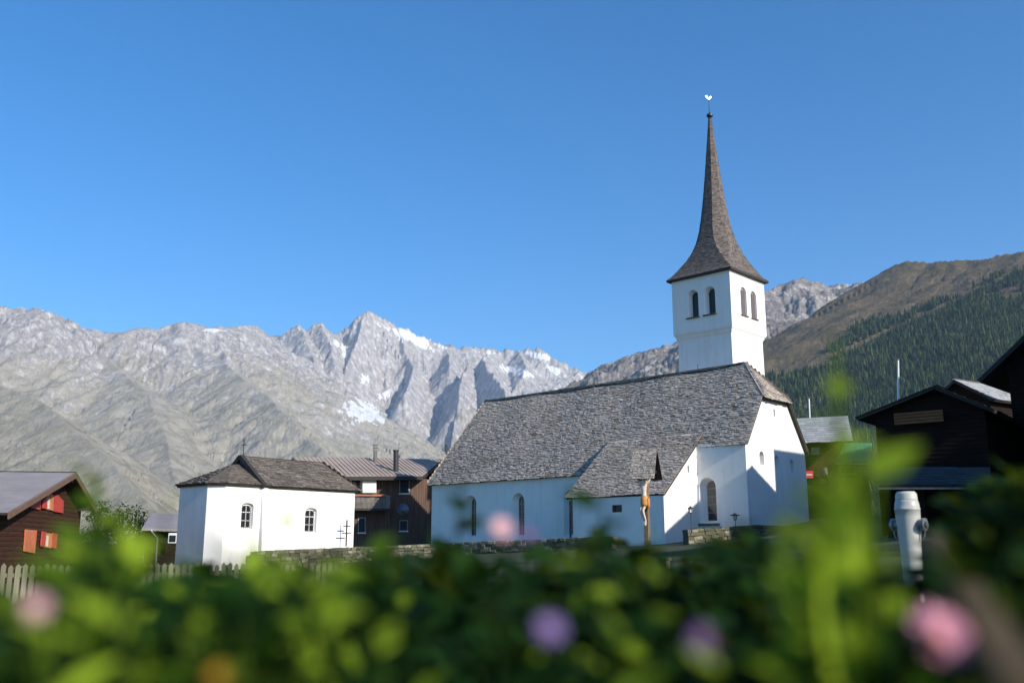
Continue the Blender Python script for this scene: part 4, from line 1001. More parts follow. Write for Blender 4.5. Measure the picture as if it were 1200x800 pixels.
panel(lh, 'shutter', RED, [(62, 580), (66, 579.5), (72.5, 587), (72, 601), (61.5, 599)], .08)['label'] = 'red shutter with a curved top right of the upper window'
panel(lh, 'shutter', RED, [(33, 592), (40, 585.5), (46, 583.5), (45, 597), (35, 595)], .08)['label'] = 'low wedge shaped red shutter under the roof edge'
w2 = lwin([(48, 623), (59, 625), (57.5, 642), (46.5, 640)], [(51.5, 627), (55, 627.5), (54, 640), (50.5, 639.5)])
panel(lh, 'shutter', RED, [(47, 622), (51.5, 623), (49.8, 641), (45.3, 639.5)], .1)['label'] = 'left red shutter of the lower window'
panel(lh, 'shutter', RED, [(59.5, 624), (65, 625.5), (63, 642.5), (57.8, 641)], .1)['label'] = 'right red shutter of the lower window'
panel(lh, 'shutter', ORANGEP, [(28, 620), (41, 621), (38.5, 648), (26, 645.5)], .08)['label'] = 'plain orange closed shutter left of the lower window'
for w, pts in ((w1, [(57, 579), (60.5, 579.6), (60, 598), (56.5, 597)]), (w2, [(55.5, 624.5), (59, 625), (57.5, 642), (54, 641)])):
    panel(w, 'open_sash', simple('orange_sash', (.55, .20, .09), .6, .2), pts, .08, .02)

# low shed behind the chapel, left
sh0 = thing('shed', at(196, 640, 60) - UP * 1.5, 'low dark shed with grey roof just left of the white chapel', 'shed')
a_, b_, c_, d_ = at(166, 619, 58), at(222, 619.5, 60), at(224, 602, 66), at(178, 601, 65)
m_ = MB(); m_.slab([a_, b_, c_, d_], .12); m_.build('roof', GREYROOF, sh0)
m_ = MB(); e0, e1 = at(171, 622, 59), at(222, 622, 61); g0, g1 = Vector((e0.x, e0.y, -2.2)), Vector((e1.x, e1.y, -2.2)); bk = Vector((1.2, 5, 0))
e0 = e0 - UP * .02; e1 = e1 - UP * .02
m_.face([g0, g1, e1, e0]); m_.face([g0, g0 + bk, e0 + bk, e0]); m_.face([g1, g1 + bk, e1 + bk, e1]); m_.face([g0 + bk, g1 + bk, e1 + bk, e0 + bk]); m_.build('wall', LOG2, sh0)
m_ = MB(); pA, pB = at(197, 624, 58.8), at(206, 636, 58.8); m_.box((pA + pB) / 2 + Vector((0, .15, 0)), Vector((1, .1, 0)).normalized(), Vector((0, 1, 0)), UP, .26, .03, .3)
w = m_.build('window', WHITE, sh0); m_ = MB(); m_.box((pA + pB) / 2 + Vector((0, .11, -.04)), Vector((1, .1, 0)).normalized(), Vector((0, 1, 0)), UP, .19, .02, .2); m_.build('pane', GLASS, w)
m_ = MB(); p0 = at(177, 620.5, 57.9); m_.tube([p0, p0 + Vector((.1, 0, -.15)), p0 + Vector((.35, .2, -.5)), p0 + Vector((.38, .2, -2.4))], .04, 8); m_.build('downpipe', LEAD, sh0)

# ------------------------------------------------------------------ large brown chalet between chapel and church
aH = R(65); KH = Vector((math.sin(aH), math.cos(aH), 0)); NH = Vector((math.cos(aH), -math.sin(aH), 0)); HO = at(408, 558, 75)
FH = lambda u, n_, z: Vector((HO.x, HO.y, 0)) + KH * u + NH * n_ + UP * z
hot = thing('large_chalet', FH(4, -5, -1), 'large dark brown chalet with long sheet metal roof between the chapel and the church', 'chalet')
zR, zE = 7.55, 5.45
pl = [FH(-3.1, 0, 5.3), FH(6.2, 0, 5.62), FH(10.2, -6.2, 7.62), FH(-3.1, -6.2, 7.30)]
m_ = MB(); m_.slab(pl, .22); n_ = (pl[1] - pl[0]).cross(pl[3] - pl[0]).normalized(); n_ = n_ if n_.z > 0 else -n_
for i in range(37):
    u = -3.0 + i * .36; a, b = FH(u, .02, lerp(5.3, 5.62, (u + 3.1) / 9.3)), FH(u, -6.2, lerp(7.30, 7.62, (u + 3.1) / 13.3))
    if u > 6.2: tt = (u - 6.2) / 4.0; a = lerp(pl[1], pl[2], tt)
    m_.bar(a + n_ * .015, b + n_ * .015, .03, .05, up=n_)
hr = m_.build('roof', SEAM, hot)
m_ = MB(); m_.slab([FH(-3.1, -12.4, 5.2), FH(10.0, -12.4, 5.4), FH(10.0, -6.22, 7.60), FH(-3.1, -6.22, 7.28)], .2); m_.build('rear_roof', SEAM, hr)
m_ = MB()
for a, b in ((pl[0], pl[1]), (pl[1], pl[2])): m_.bar(a - UP * .18, b - UP * .18, .06, .30)
m_.build('fascia', DARKBOARD, hr)
m_ = MB(); x0, x1, xn = .6, 8.3, -1.3
m_.face([FH(x0, xn, -1.5), FH(x1, xn, -1.5), FH(x1, xn, 5.5), FH(x0, xn, 5.3)]); m_.face([FH(-2.4, xn, -1.5), FH(x0, xn, -1.5), FH(x0, xn, 5.3), FH(-2.4, xn, 5)])
m_.face([FH(x1, xn, -1.5), FH(x1 + 1.0, -11, -1.5), FH(x1 + 1.0, -11, 5.2), FH(9.2, -6.2, 7.3), FH(x1, xn, 5.4)])
m_.face([FH(-2.4, xn, -1.5), FH(-2.4, -11, -1.5), FH(-2.4, -11, 5.2), FH(-2.4, -6.2, 7.1), FH(-2.4, xn, 5)]); m_.face([FH(-2.4, -11, -1.5), FH(x1 + 1, -11, -1.5), FH(x1 + 1, -11, 5.2), FH(-2.4, -11, 5.2)])
m_.build('wall', BOARDS, hot)
WHn = FH(0, xn, 0)
def hp2(u, v, off=.0): return hit(u, v, WHn + NH * off, NH)
def hquad(par, name, m, x0, x1, y0, y1, off=.05, th=.04, label=None):
    q = [hp2(x0, y1, off), hp2(x1, y1, off), hp2(x1, y0, off), hp2(x0, y0, off)]; b_ = MB(); k0 = [p - NH * th for p in q]; b_.face(q); b_.face(k0[::-1])
    for i in range(4): b_.face([q[i], q[(i + 1) % 4], k0[(i + 1) % 4], k0[i]])
    o = b_.build(name, m, par)
    if label: o['label'] = label
    return o
hquad(hot, 'white_panel', PLASTER, 425, 441, 559, 577, .9, .8)
for (a, b, c, d) in ((468, 480, 561, 578), (468, 478, 609, 622), (419.5, 428.5, 606, 624)):
    w = hquad(hot, 'window', LEAD, a, b, c, d, .06, .05); hquad(w, 'pane', GLASS, a + 1, b - 1, c + 1, d - 1, .068, .01)
    hquad(w, 'sill', WHITE, a - .5, b + .5, d - .2, d + .9, .14, .12)
m_ = MB(); cc = hp2(472, 597, .9); dd_ = (NH * .8 + UP * .2 - KH * .3).normalized()
m_.lathe(cc, [(0, .06), (-.02, .25), (.03, .42), (.06, .5), (.07, .5), (.04, .42), (-.0, .2), (.0, .001)], 24, ax=dd_); dsh = m_.build('satellite_dish', simple('grey_dish', (.22, .25, .28), .5, .1), hot, smooth=True)
m_ = MB(); m_.tube([cc, cc - NH * .9 - UP * .2], .03, 6); m_.tube([cc - UP * .4, cc + dd_ * .45], .015, 6); m_.build('dish_arm', BLACK, dsh)
m_ = MB()   # balcony
bA, bB = hp2(413, 597, 1.2), hp2(457, 597, 1.2); bC = bB - NH * 1.2; bD = bA - NH * 1.2; bA.z = bB.z = bC.z = bD.z = 2.95
m_.slab([bA, bB, bC, bD], .18)
bal = m_.build('balcony', DARKBOARD, hot)
m_ = MB(); 
for i in range(30):
    p = bA.lerp(bB, (i + .5) / 30); m_.bar(p, p + UP * .95, .05, .02, up=NH)
for i in range(10):
    p = bB.lerp(bC, (i + .5) / 10); m_.bar(p, p + UP * .95, .05, .02, up=KH)
m_.bar(bA + UP * .98, bB + UP * .98, .06, .08); m_.bar(bB + UP * .98, bC + UP * .98, .06, .08); m_.build('railing', simple('grey_balcony_rail', (.20, .185, .17), .7, .3), bal)
m_ = MB(); m_.bar(bA + Vector((0, 0, .98)) - KH * .2, bA + Vector((0, 0, 1.02)) - KH * .2 + NH * .1 + KH * 2.9, .3, .14); m_.build('planter', simple('terracotta_box', (.30, .12, .07), .8, .2), bal)
for (u, v0, v1, w, Yd, m, lb) in ((440, 521, 537, .26, 81, LOUVD, 'grey louvred chimney cap on the ridge'), (464, 527, 548, .42, 78.3, BLACK, 'tall black chimney on the front slope'), (523, 521, 536, .16, 84, BLACK, 'thin black pipe at the right end')):
    p0, p1 = at(u, v1 + 4, Yd), at(u, v0, Yd); m_ = MB()
    if m is LOUVD:
        m_.bar(p0, p1 - UP * .5, w, w, up=KH)
        for k in range(4): m_.bar(p1 - UP * (.42 - k * .13), p1 - UP * (.38 - k * .13), w * (1.6 if k % 2 else 1.1), w * 1.5, up=KH)
    else:
        m_.tube([p0, p1], w / 2, 12); m_.tube([p1 - UP * .12, p1], w / 2 * 1.18, 12)
    m_.build('chimney', m, hr)['label'] = lb

# ------------------------------------------------------------------ houses on the right
# small grey-roofed house right behind the church
g1, g2, g3, g4 = at(926, 491.5, 72.6), at(992, 488, 71.4), at(996.5, 514.5, 67.4), at(936, 519, 68.6)
sg = thing('slate_roofed_house', Vector((23, 69, 2)), 'small brown house with pale grey slate roof right behind the church gable', 'house')
m_ = MB(); rg = random.Random(33); ax = (g2 - g1).normalized(); nG = (g2 - g1).cross(g4 - g1).normalized(); nG = nG if nG.z > 0 else -nG; dnv = nG.cross(ax); dnv = dnv if dnv.z < 0 else -dnv
lenr = (g4 - g1).dot(dnv); LB = (g2 - g1).length
shingles(m_, lambda s, d: g1 + ax * s + dnv * d, (0, lenr + .05), lambda d: (0, LB + .1), .42, .55, .03, nG, rnd=rg, jit=.08)
hro = m_.build('roof', SLATE, sg)
m_ = MB(); m_.slab([g1, g2, g2 + dnv * lenr, g1 + dnv * lenr], .14, nrm=nG); bb = Vector((2.0, 4.5, -2.2)); m_.slab([g1 + bb, g2 + bb, g2, g1], .14); m_.build('roof_boards', DARKBOARD, hro)
m_ = MB(); w0, w1_ = at(938, 519, 70), at(984, 517, 69.5); q0, q1 = Vector((w0.x, w0.y, 0)), Vector((w1_.x, w1_.y, 0)); bk = Vector((1.5, 5.5, 0))
for a, b in ((q0, q1), (q1, q1 + bk), (q1 + bk, q0 + bk), (q0 + bk, q0)): m_.face([a, b, b + UP * 7.6, a + UP * 7.6])
m_.build('wall', LOG, sg)
def dirn(a, b): d = (b - a); d.z = 0; return d.normalized()
wd_ = dirn(q0, q1); wn_ = Vector((wd_.y, -wd_.x, 0)); WP = q0
def onw(u, v, off=.05): return hit(u, v, WP + wn_ * off, wn_)
def wq(par, name, m, x0, x1, y0, y1, off=.06, th=.05):
    q = [onw(x0, y1, off), onw(x1, y1, off), onw(x1, y0, off), onw(x0, y0, off)]; b_ = MB(); k0 = [p - wn_ * th for p in q]; b_.face(q); b_.face(k0[::-1])
    for i in range(4): b_.face([q[i], q[(i + 1) % 4], k0[(i + 1) % 4], k0[i]])
    return b_.build(name, m, par)
w = wq(sg, 'window', WHITE, 951, 960, 524, 532, .05); wq(w, 'pane', GLASS, 952, 959, 525, 531, .065, .01)
sgn = wq(sg, 'sign', SIGNRED, 943.5, 953, 551.5, 560, .35, .05); wq(sgn, 'sign_band', WHITE, 945, 952, 555.2, 556.6, .36, .01); sgn['label'] = 'small red sign with a pale band on the wall'
m_ = MB(); c = onw(968.5, 555, .5); m_.lathe(c, [(0, .001), (-.01, .2), (.03, .40), (.06, .45), (.075, .45), (.05, .40), (.02, .2), (.02, .001)], 24, ax=wn_); ds = m_.build('satellite_dish', simple('dull_red_dish', (.24, .17, .17), .6, .1), sg, smooth=True)
m_ = MB(); m_.tube([c, c - wn_ * .5], .03, 6); m_.build('dish_arm', BLACK, ds)
# pole behind that roof
def pole(u, v0, v1, Y, label, r_=.05):
    p0, p1 = at(u, v0, Y), at(u - .6 if u > 1000 else u - 1, v1, Y); m_ = MB(); m_.tube([Vector((p0.x, p0.y, 2)), p0, p1], [r_, r_, r_ * .7], 10)
    t_ = thing('flagpole', Vector((p0.x, p0.y, 2)), label, 'flagpole'); m_.build('pole', WHITE, t_); m_ = MB(); m_.lathe(p1, [(0, .03), (.05, r_ * 1.6), (.10, .03)], 10); m_.build('pole_cap', LEAD, t_)
pole(949, 493, 467, 74, 'short thin white flagpole behind the grey slate roof', .07)
pole(1053, 466, 422, 46, 'taller white flagpole behind the dark barn roof', .06)
# green corrugated lean-to with a small orange window
gs_ = thing('green_lean_to', Vector((21.5, 60, 2)), 'small shed with green corrugated sheet and orange window frame beside the barn', 'shed')
A, B, C, D_ = at(981, 538, 59), at(1018, 539, 58.6), at(1022, 519, 60.6), at(990, 519, 61)
m_ = MB(); n = 44
for i in range(n):
    t0, t1 = i / n, (i + 1) / n; k = .05 * (1 if i % 2 else -1); k2 = -k; d0 = Vector((0, -1, .6)).normalized()
    m_.face([lerp(A, B, t0) + d0 * k, lerp(A, B, t1) + d0 * k2, lerp(D_, C, t1) + d0 * k2, lerp(D_, C, t0) + d0 * k])
m_.build('roof', GREENM, gs_)
m_ = MB(); a, b = Vector((A.x + .1, A.y + .2, 1.5)), Vector((B.x, B.y + .2, 1.5)); zt = A.z - .15; bk = Vector((.3, 3, 0))
for p, q in ((a, b), (b, b + bk), (a, a + bk)): m_.face([p, q, Vector((q.x, q.y, zt)), Vector((p.x, p.y, zt))])
m_.build('wall', LOG, gs_)
m_ = MB(); m_.bar(at(979, 543, 58.6), at(1020, 543.5, 58.2), .3, .12); m_.build('ledge', LEAD, gs_)
m_ = MB(); p, q = at(984, 556, 58.9), at(1003, 546, 58.9); m_.box((p + q) / 2, Vector((1, 0, 0)), Vector((0, 1, 0)), UP, (q.x - p.x) / 2, .06, (q.z - p.z) / 2); w = m_.build('window', ORANGEP, gs_)
m_ = MB(); m_.box((p + q) / 2 - Vector((0, .05, 0)), Vector((1, 0, 0)), Vector((0, 1, 0)), UP, (q.x - p.x) / 2 - .12, .03, (q.z - p.z) / 2 - .1); m_.build('pane', GLASS, w)

# dark log barn; its gable faces the viewer
bG = R(-38); BU = Vector((math.cos(bG), math.sin(bG), 0)); BV = Vector((-BU.y, BU.x, 0))      # gable along BU, ridge along BV
BN = -BV
apx = at(1095, 452, 40); 
barn = thing('log_barn', Vector((apx.x, apx.y + 3, 1.4)), 'old black brown log barn with low gable roof right of the church', 'barn')
def bq(u, v, off=0): q = hit(u, v, apx + BN * off, BN); return q
lE = bq(1003, 489); rE = bq(1166, 480)
lu = (lE - apx).dot(BU); ru = (rE - apx).dot(BU)
m_ = MB(); fb_ = lambda u, n_, z: Vector((apx.x, apx.y, 0)) + BU * u + BV * n_ + UP * z
za = apx.z; wl_, wr_ = (bq(1022, 500) - apx).dot(BU), (bq(1153, 500) - apx).dot(BU)
zl, zr2 = lE.z, rE.z
zat = lambda u: za + (zl - za) * u / lu if u < 0 else za + (zr2 - za) * u / ru
m_.face([fb_(wl_, .5, -.5), fb_(wr_, .5, -.5), fb_(wr_, .5, zat(wr_) - .15), fb_(0, .5, za - .15), fb_(wl_, .5, zat(wl_) - .15)])
m_.face([fb_(wl_, .5, -.5), fb_(wl_, 9, -.5), fb_(wl_, 9, zat(wl_) - .15), fb_(wl_, .5, zat(wl_) - .15)]); m_.face([fb_(wr_, .5, -.5), fb_(wr_, 9, -.5), fb_(wr_, 9, zat(wr_) - .15), fb_(wr_, .5, zat(wr_) - .15)])
m_.face([fb_(wl_, 9, -.5), fb_(wr_, 9, -.5), fb_(wr_, 9, zat(wr_) - .15), fb_(0, 9, za - .15), fb_(wl_, 9, zat(wl_) - .15)])
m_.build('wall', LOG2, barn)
m_ = MB()          # projecting gallery boards, sunlight put into their orange colour
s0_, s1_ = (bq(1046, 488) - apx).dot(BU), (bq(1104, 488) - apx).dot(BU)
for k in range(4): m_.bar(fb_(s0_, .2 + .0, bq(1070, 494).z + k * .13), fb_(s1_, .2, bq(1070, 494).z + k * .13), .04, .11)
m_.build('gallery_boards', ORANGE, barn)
m_ = MB(); dmb = MB(); rb = random.Random(12)
for s, ue, zz in ((-1, lu, zl), (1, ru, zr2)):
    ln = math.hypot(ue, za - zz); n_ = (BU * ((za - zz) * (1 if s > 0 else -1)) + UP * abs(ue)).normalized()
    shingles(m_, lambda a, d, ue=ue, zz=zz, ln=ln: fb_(ue * d / ln, a, lerp(za, zz, d / ln)), (0, ln), lambda d: (-.05, 9.6), .4, .5, .03, n_, rnd=rb)
    dmb.slab([fb_(0, 0, za - .01), fb_(0, 9.5, za - .01), fb_(ue, 9.5, zz - .01), fb_(ue, 0, zz - .01)], .12, nrm=n_)
ro = m_.build('roof', DSLATE, barn); dmb.build('roof_boards', DARKBOARD, ro)
# long low roof in front of the barn
lo_ = thing('low_shelter', at(1095, 600, 32) - UP * 1, 'long low shelter with dark grey roof in front of the black barn', 'shelter')
A, B, C, D_ = at(1030, 568, 31), at(1162, 568, 31), at(1160, 547, 33.2), at(1030, 548, 33.2)
m_ = MB(); ax = (B - A).normalized(); nq = (B - A).cross(D_ - A).normalized(); nq = nq if nq.z > 0 else -nq; dn2 = nq.cross(ax); dn2 = dn2 if dn2.z < 0 else -dn2
h_ = (A - D_).dot(dn2); shingles(m_, lambda s, d: A - dn2 * h_ + ax * s + dn2 * d, (0, h_), lambda d: (0, (B - A).length), .32, .5, .02, nq, rnd=rb)
ro = m_.build('roof', DSLATE, lo_); m_ = MB(); m_.slab([A, B, C, D_], .12, nrm=nq); m_.build('roof_boards', DARKBOARD, ro)
m_ = MB(); m_.bar(at(1030, 572, 30.95), at(1162, 572, 30.95), .1, .06); m_.build('gutter', LEAD, lo_)
for u in (1040, 1080, 1120, 1155):
    p = at(u, 573, 31.3); m_ = MB(); m_.bar(Vector((p.x, p.y, -1)), p, .16, .16, up=BU); m_.build('post', LOG2, lo_)
m_ = MB(); a, b = at(1030, 575, 33), at(1160, 575, 33); m_.face([Vector((a.x, a.y, -1)), Vector((b.x, b.y, -1)), b + UP * .3, a + UP * .3]); m_.build('rear_wall', LOG2, lo_)

# big chalet at the right edge, ridge along the church's cross axis: it throws the shade on the church gable
FA = Frame(CH(0, 0, 0), -Lx, Gx)
e_ = hit(1145, 445, CH(0, 3.5, 0), Gx) - CH(0, 0, 0); ue = -e_.dot(Lx); ze = e_.z
RTz = 5.30 + 19.0 * math.tan(SUN_E) ; RTu = 19.0
bc = thing('big_chalet', CH(-RTu, 8, 2), 'large almost black timber chalet with steep roof at the right edge of the picture', 'chalet')
slp = (RTz - ze) / (RTu - ue); v0_, v1_ = 3.5, 15
m_ = MB(); wA, wB = ue + 1.2, 2 * RTu - ue - 1.2; zz = lambda u: RTz - abs(u - RTu) * slp - .2
for v in (v0_ + .9, v1_): m_.face([FA(wA, v, 0), FA(wB, v, 0), FA(wB, v, zz(wB)), FA(RTu, v, zz(RTu)), FA(wA, v, zz(wA))])
for u in (wA, wB): m_.face([FA(u, v0_ + .9, 0), FA(u, v1_, 0), FA(u, v1_, zz(u)), FA(u, v0_ + .9, zz(u))])
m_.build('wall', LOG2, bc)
m_ = MB(); dmb = MB()
for s in (-1, 1):
    u1 = RTu + s * (RTu - ue); ln = math.hypot(RTu - ue, RTz - ze); n_ = (-Lx * (s * slp) + UP).normalized()
    shingles(m_, lambda a, d, u1=u1, ln=ln: FA(lerp(RTu, u1, d / ln), a, lerp(RTz, ze, d / ln)), (0, ln), lambda d: (v0_, v1_ + .5), .4, .5, .03, n_, rnd=rb)
    dmb.slab([FA(RTu, v0_ + .02, RTz), FA(RTu, v1_ + .5, RTz), FA(u1, v1_ + .5, ze), FA(u1, v0_ + .02, ze)], .2, nrm=n_)
ro = m_.build('roof', SHINGLE, bc); dmb.build('roof_boards', DARKBOARD, ro)
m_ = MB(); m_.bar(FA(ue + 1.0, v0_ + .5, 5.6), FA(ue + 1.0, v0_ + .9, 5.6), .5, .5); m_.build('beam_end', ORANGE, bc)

# lower house beyond the right edge (its roof shades the church's side wall)
hB = thing('hillside_house', CH(-22, .8, 2), 'brown timber house beyond the right edge', 'house')
FB = Frame(CH(-22.5, .9, 0), Gx, Lx)
gable_house(hB, FB, 4.6, 6.0, 0, 9.6, 12.0, .6, LOG, SHINGLE, seed=5)

# small roof between barn and big chalet
sr = thing('small_barn', at(1140, 480, 58) - UP * 3, 'small dark barn with pale roof edge between the log barn and the big chalet', 'barn')
c = at(1123, 448, 60); FS = Frame(Vector((c.x + 2.2, c.y + 1, 0)), Vector((.55, -.83, 0)), Vector((.83, .55, 0)))
gable_house(sr, FS, 1.9, 3, 2, c.z - 1.3, c.z - .1, .5, LOG2, SLATE, seed=6)

exec_foreground = True
# ------------------------------------------------------------------ foreground flower bed, seen from among its leaves
def leaf(mb, P, d, n, L, W, bend, tone):
    """lance-shaped leaf: P base, d direction, n upper side"""
    d = d.normalized(); s = d.cross(n); s = s.normalized() if s.length > .01 else Vector((1, 0, 0)); n = s.cross(d)
    pr = []
    for i, w in enumerate((.12, .62, 1.0, .80, .40, .02)):
        t = i / 5; c = P + d * (L * t) - n * (bend * L * t * t); pr.append((c - s * (W / 2 * w), c + n * (-.10 * W * w), c + s * (W / 2 * w)))
    for a, b in zip(pr[:-1], pr[1:]):
        mb.face([a[0], a[1], b[1], b[0]], tone); mb.face([a[1], a[2], b[2], b[1]], tone)
def shoot(mb, stem, base, tip, L, W, n, r_, tone=(0, 1), spread=1.0):
    base = Vector(base); tip = Vector(tip); mid = base.lerp(tip, .5) + Vector((r_.uniform(-1, 1), r_.uniform(-1, 1), 0)) * (tip - base).length * .08
    pt = lambda t: base.lerp(mid, t).lerp(mid.lerp(tip, t), t)
    stem.tube([pt(i / 6) for i in range(7)], [.0022 * (1.2 - i / 7) for i in range(7)], 5)
    a0 = r_.uniform(0, 6.28)
    for i in range(n):
        t = .15 + .85 * i / max(1, n - 1); a = a0 + i * 2.4; p = pt(t); up_ = (pt(min(1, t + .02)) - pt(t - .02)).normalized()
        o_ = Vector((math.cos(a), math.sin(a), 0)); d = (o_ * spread + up_ * r_.uniform(.3, 1.0)).normalized()
        leaf(mb, p, d, (UP * .5 - o_ * .3 + S * r_.uniform(0, .9) + Vector((r_.uniform(-.4, .4), r_.uniform(-.4, .4), 0))).normalized(), L * r_.uniform(.6, 1.15) * (1.1 - .35 * t), W * r_.uniform(.7, 1.2), r_.uniform(.1, .5), r_.uniform(*tone))
def blossom(mb, c, d, rad, n, r_, rows=2):
    d = d.normalized(); x = d.cross(UP); x = x.normalized() if x.length > .05 else Vector((1, 0, 0)); y = x.cross(d)
    for k in range(rows):
        for i in range(n):
            a = 2 * math.pi * (i + .5 * k) / n + r_.uniform(-.1, .1); o_ = x * math.cos(a) + y * math.sin(a)
            leaf(mb, c + o_ * rad * .08, (o_ + d * (.25 + .45 * k)).normalized(), d, rad * (1 - .2 * k), rad * .62, .15, r_.random())
rf_ = random.Random(77)
TOP = [(-80, 712), (0, 708), (50, 704), (82, 668), (105, 625), (130, 630), (150, 672), (200, 696), (240, 682), (270, 692), (310, 668), (350, 672), (390, 690), (440, 655), (480, 668), (520, 645), (560, 668), (640, 655), (700, 640), (740, 652), (800, 660), (870, 635), (930, 655), (980, 640), (1040, 690), (1080, 676), (1104, 640), (1130, 585), (1160, 572), (1200, 560), (1290, 560)]
bed = MB(); beds = MB(); bedd = MB()
for k in range(1300):
    Yd = rf_.uniform(.85, 1.9)
    px = rf_.uniform(-110, 1310) if k < 1150 else rf_.uniform(1105, 1310); yt = piece(TOP, px) + rf_.uniform(-8, 60)
    tip = at(px, yt, Yd); base = tip + Vector((rf_.uniform(-.06, .06), rf_.uniform(-.02, .06), -rf_.uniform(.3, .45)))
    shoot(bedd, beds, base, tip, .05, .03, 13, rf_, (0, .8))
for k in range(520):
    Yd = rf_.choice((.40, .46, .54, .64)) * rf_.uniform(.9, 1.12)
    px = rf_.uniform(-80, 1300); left = px < 420 + rf_.uniform(-60, 60)
    if not left and rf_.random() < .72: continue
    yt = piece(TOP, px) + (rf_.choice((-6, 10, 30, 70, 110, 150)) if left else rf_.choice((30, 70, 110, 150))) + rf_.uniform(-14, 14)
    tip = at(px, yt, Yd); base = tip + Vector((rf_.uniform(-.04, .04), rf_.uniform(-.02, .06), -rf_.uniform(.14, .24)))
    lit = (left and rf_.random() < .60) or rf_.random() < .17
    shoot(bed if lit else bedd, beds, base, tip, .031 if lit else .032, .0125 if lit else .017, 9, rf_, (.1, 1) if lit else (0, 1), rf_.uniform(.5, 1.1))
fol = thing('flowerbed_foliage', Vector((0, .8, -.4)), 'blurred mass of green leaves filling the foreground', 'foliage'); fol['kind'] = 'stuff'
bed.build('leaves', LEAF, fol); bedd.build('shade_dark_leaves', LEAFD, fol); beds.build('stems', LEAFD, fol)
# soil under the bed
def plant(px, py, Y, label, kind, mat_f=None, rad=.02, L=.03, W=.014, leaves=9, h=.28, lm=LEAF, d=None, lean=0, rows=2, pet=8, tone=(.3, 1), name='flowering_plant'):
    r_ = random.Random(int(px * 7 + py)); tip = at(px, py, Y); base = tip + Vector((lean, .02, -h))
    t_ = thing(name, base, label, kind); lf, st = MB(), MB(); shoot(lf, st, base, tip - UP * rad * .2, L, W, leaves, r_, tone)
    st.build('stem', LEAFD, t_); lf.build('leaves', lm, t_)
    if mat_f:
        b_ = MB(); blossom(b_, tip, d or Vector((.2, -.8, .5)), rad, pet, r_, rows); f_ = b_.build('blossom', mat_f, t_)
        c_ = MB(); dd = (d or Vector((.2, -.8, .5))).normalized(); c_.lathe(tip - dd * rad * .1, [(0, rad * .1), (rad * .12, rad * .2), (rad * .22, rad * .12)], 10, ax=dd); c_.build('flower_centre', OCHRE, f_)
plant(588, 619, .55, 'pale pink blossom rising in front of the shaded church wall', 'flower', PALEPINK, .0072, leaves=5, L=.016, W=.008, h=.2, lm=LEAFD)
plant(621, 626, .6, 'tiny violet blossom just right of the pale pink one', 'flower', DVIOLET, .005, leaves=4, L=.015, W=.008, h=.2, lm=LEAFD)
plant(43, 712, .34, 'pale pink blossom low at the left edge of the flower bed', 'flower', PALEPINK, .0048, leaves=6, L=.02, W=.01, h=.2)
plant(645, 737, .35, 'round violet blossom low in the middle of the dark leaves', 'flower', VIOLET, .0052, leaves=5, L=.018, W=.009, h=.2, lm=LEAFD)
plant(826, 752, .34, 'dull violet blossom low in the dark leaves right of the middle', 'flower', DVIOLET, .0062, leaves=5, L=.018, W=.009, h=.2, lm=LEAFD)
plant(1103, 745, .34, 'large bright pink blossom at the lower right', 'flower', PINK, .0108, leaves=6, L=.02, W=.01, h=.2, lm=LEAFD, pet=12, rows=3)
plant(257, 792, .34, 'small orange yellow blossom at the bottom of the sunny leaves', 'flower', petal('amber_petal', (.34, .17, .02), (.45, .27, .03)), .0042, leaves=4, L=.016, W=.008, h=.15)
plant(112, 566, .62, 'dark leafy sprig rising highest at the left beside the chalet', 'plant', None, leaves=20, L=.044, W=.026, h=.26, name='leafy_sprig', tone=(0, .6))
plant(138, 606, .52, 'broad leaved sprig just right of the highest dark sprig at the left', 'plant', None, leaves=12, L=.036, W=.024, h=.2, name='leafy_sprig', tone=(.2, .9))
plant(92, 645, .5, 'bright leafy sprig left of the highest dark sprig, before the chalet wall', 'plant', None, leaves=10, L=.03, W=.02, h=.2, name='leafy_sprig', tone=(.4, 1))
plant(432, 640, .6, 'upright leafy sprig between the chapel and the church', 'plant', None, leaves=10, L=.034, W=.02, h=.2, name='leafy_sprig', tone=(.1, .7))
plant(280, 640, .55, 'bright sprig rising over the foot of the chapel wall', 'plant', None, leaves=9, L=.034, W=.022, h=.2, name='leafy_sprig', tone=(.4, 1))
plant(868, 612, .6, 'dark sprig in front of the rubble wall under the church gable', 'plant', None, leaves=10, L=.034, W=.02, h=.2, lm=LEAFD, name='leafy_sprig')
plant(196, 578, .6, 'thin leafy sprig rising before the shed and chapel corner', 'plant', None, leaves=9, L=.026, W=.012, h=.26, name='leafy_sprig')
plant(330, 605, .7, 'pale leafy sprig crossing the chapel wall', 'plant', None, leaves=9, L=.024, W=.011, h=.26, name='leafy_sprig')
plant(545, 545, .75, 'dark thin sprig in front of the left church windows', 'plant', None, leaves=20, L=.042, W=.022, h=.36, lm=LEAFD, name='leafy_sprig')
plant(705, 585, .62, 'dark leafy sprig before the low side annex of the church', 'plant', None, leaves=18, L=.042, W=.024, h=.3, lm=LEAFD, name='leafy_sprig')
plant(770, 628, .5, 'soft green sprig below the crucifix', 'plant', None, leaves=10, L=.03, W=.014, h=.2, name='leafy_sprig', tone=(.1, .6))
plant(978, 455, .46, 'tall bright green leafy stem before the conifer hillside', 'plant', None, leaves=18, L=.036, W=.014, h=.24, name='leafy_sprig', tone=(.5, 1))
plant(1008, 520, .40, 'second bright green leafy stem just right of the tallest one', 'plant', None, leaves=14, L=.034, W=.016, h=.18, name='leafy_sprig', tone=(.4, 1))
plant(965, 560, .38, 'third bright green leafy stem just left of the tallest one', 'plant', None, leaves=20, L=.032, W=.019, h=.16, name='leafy_sprig', tone=(.2, .9))
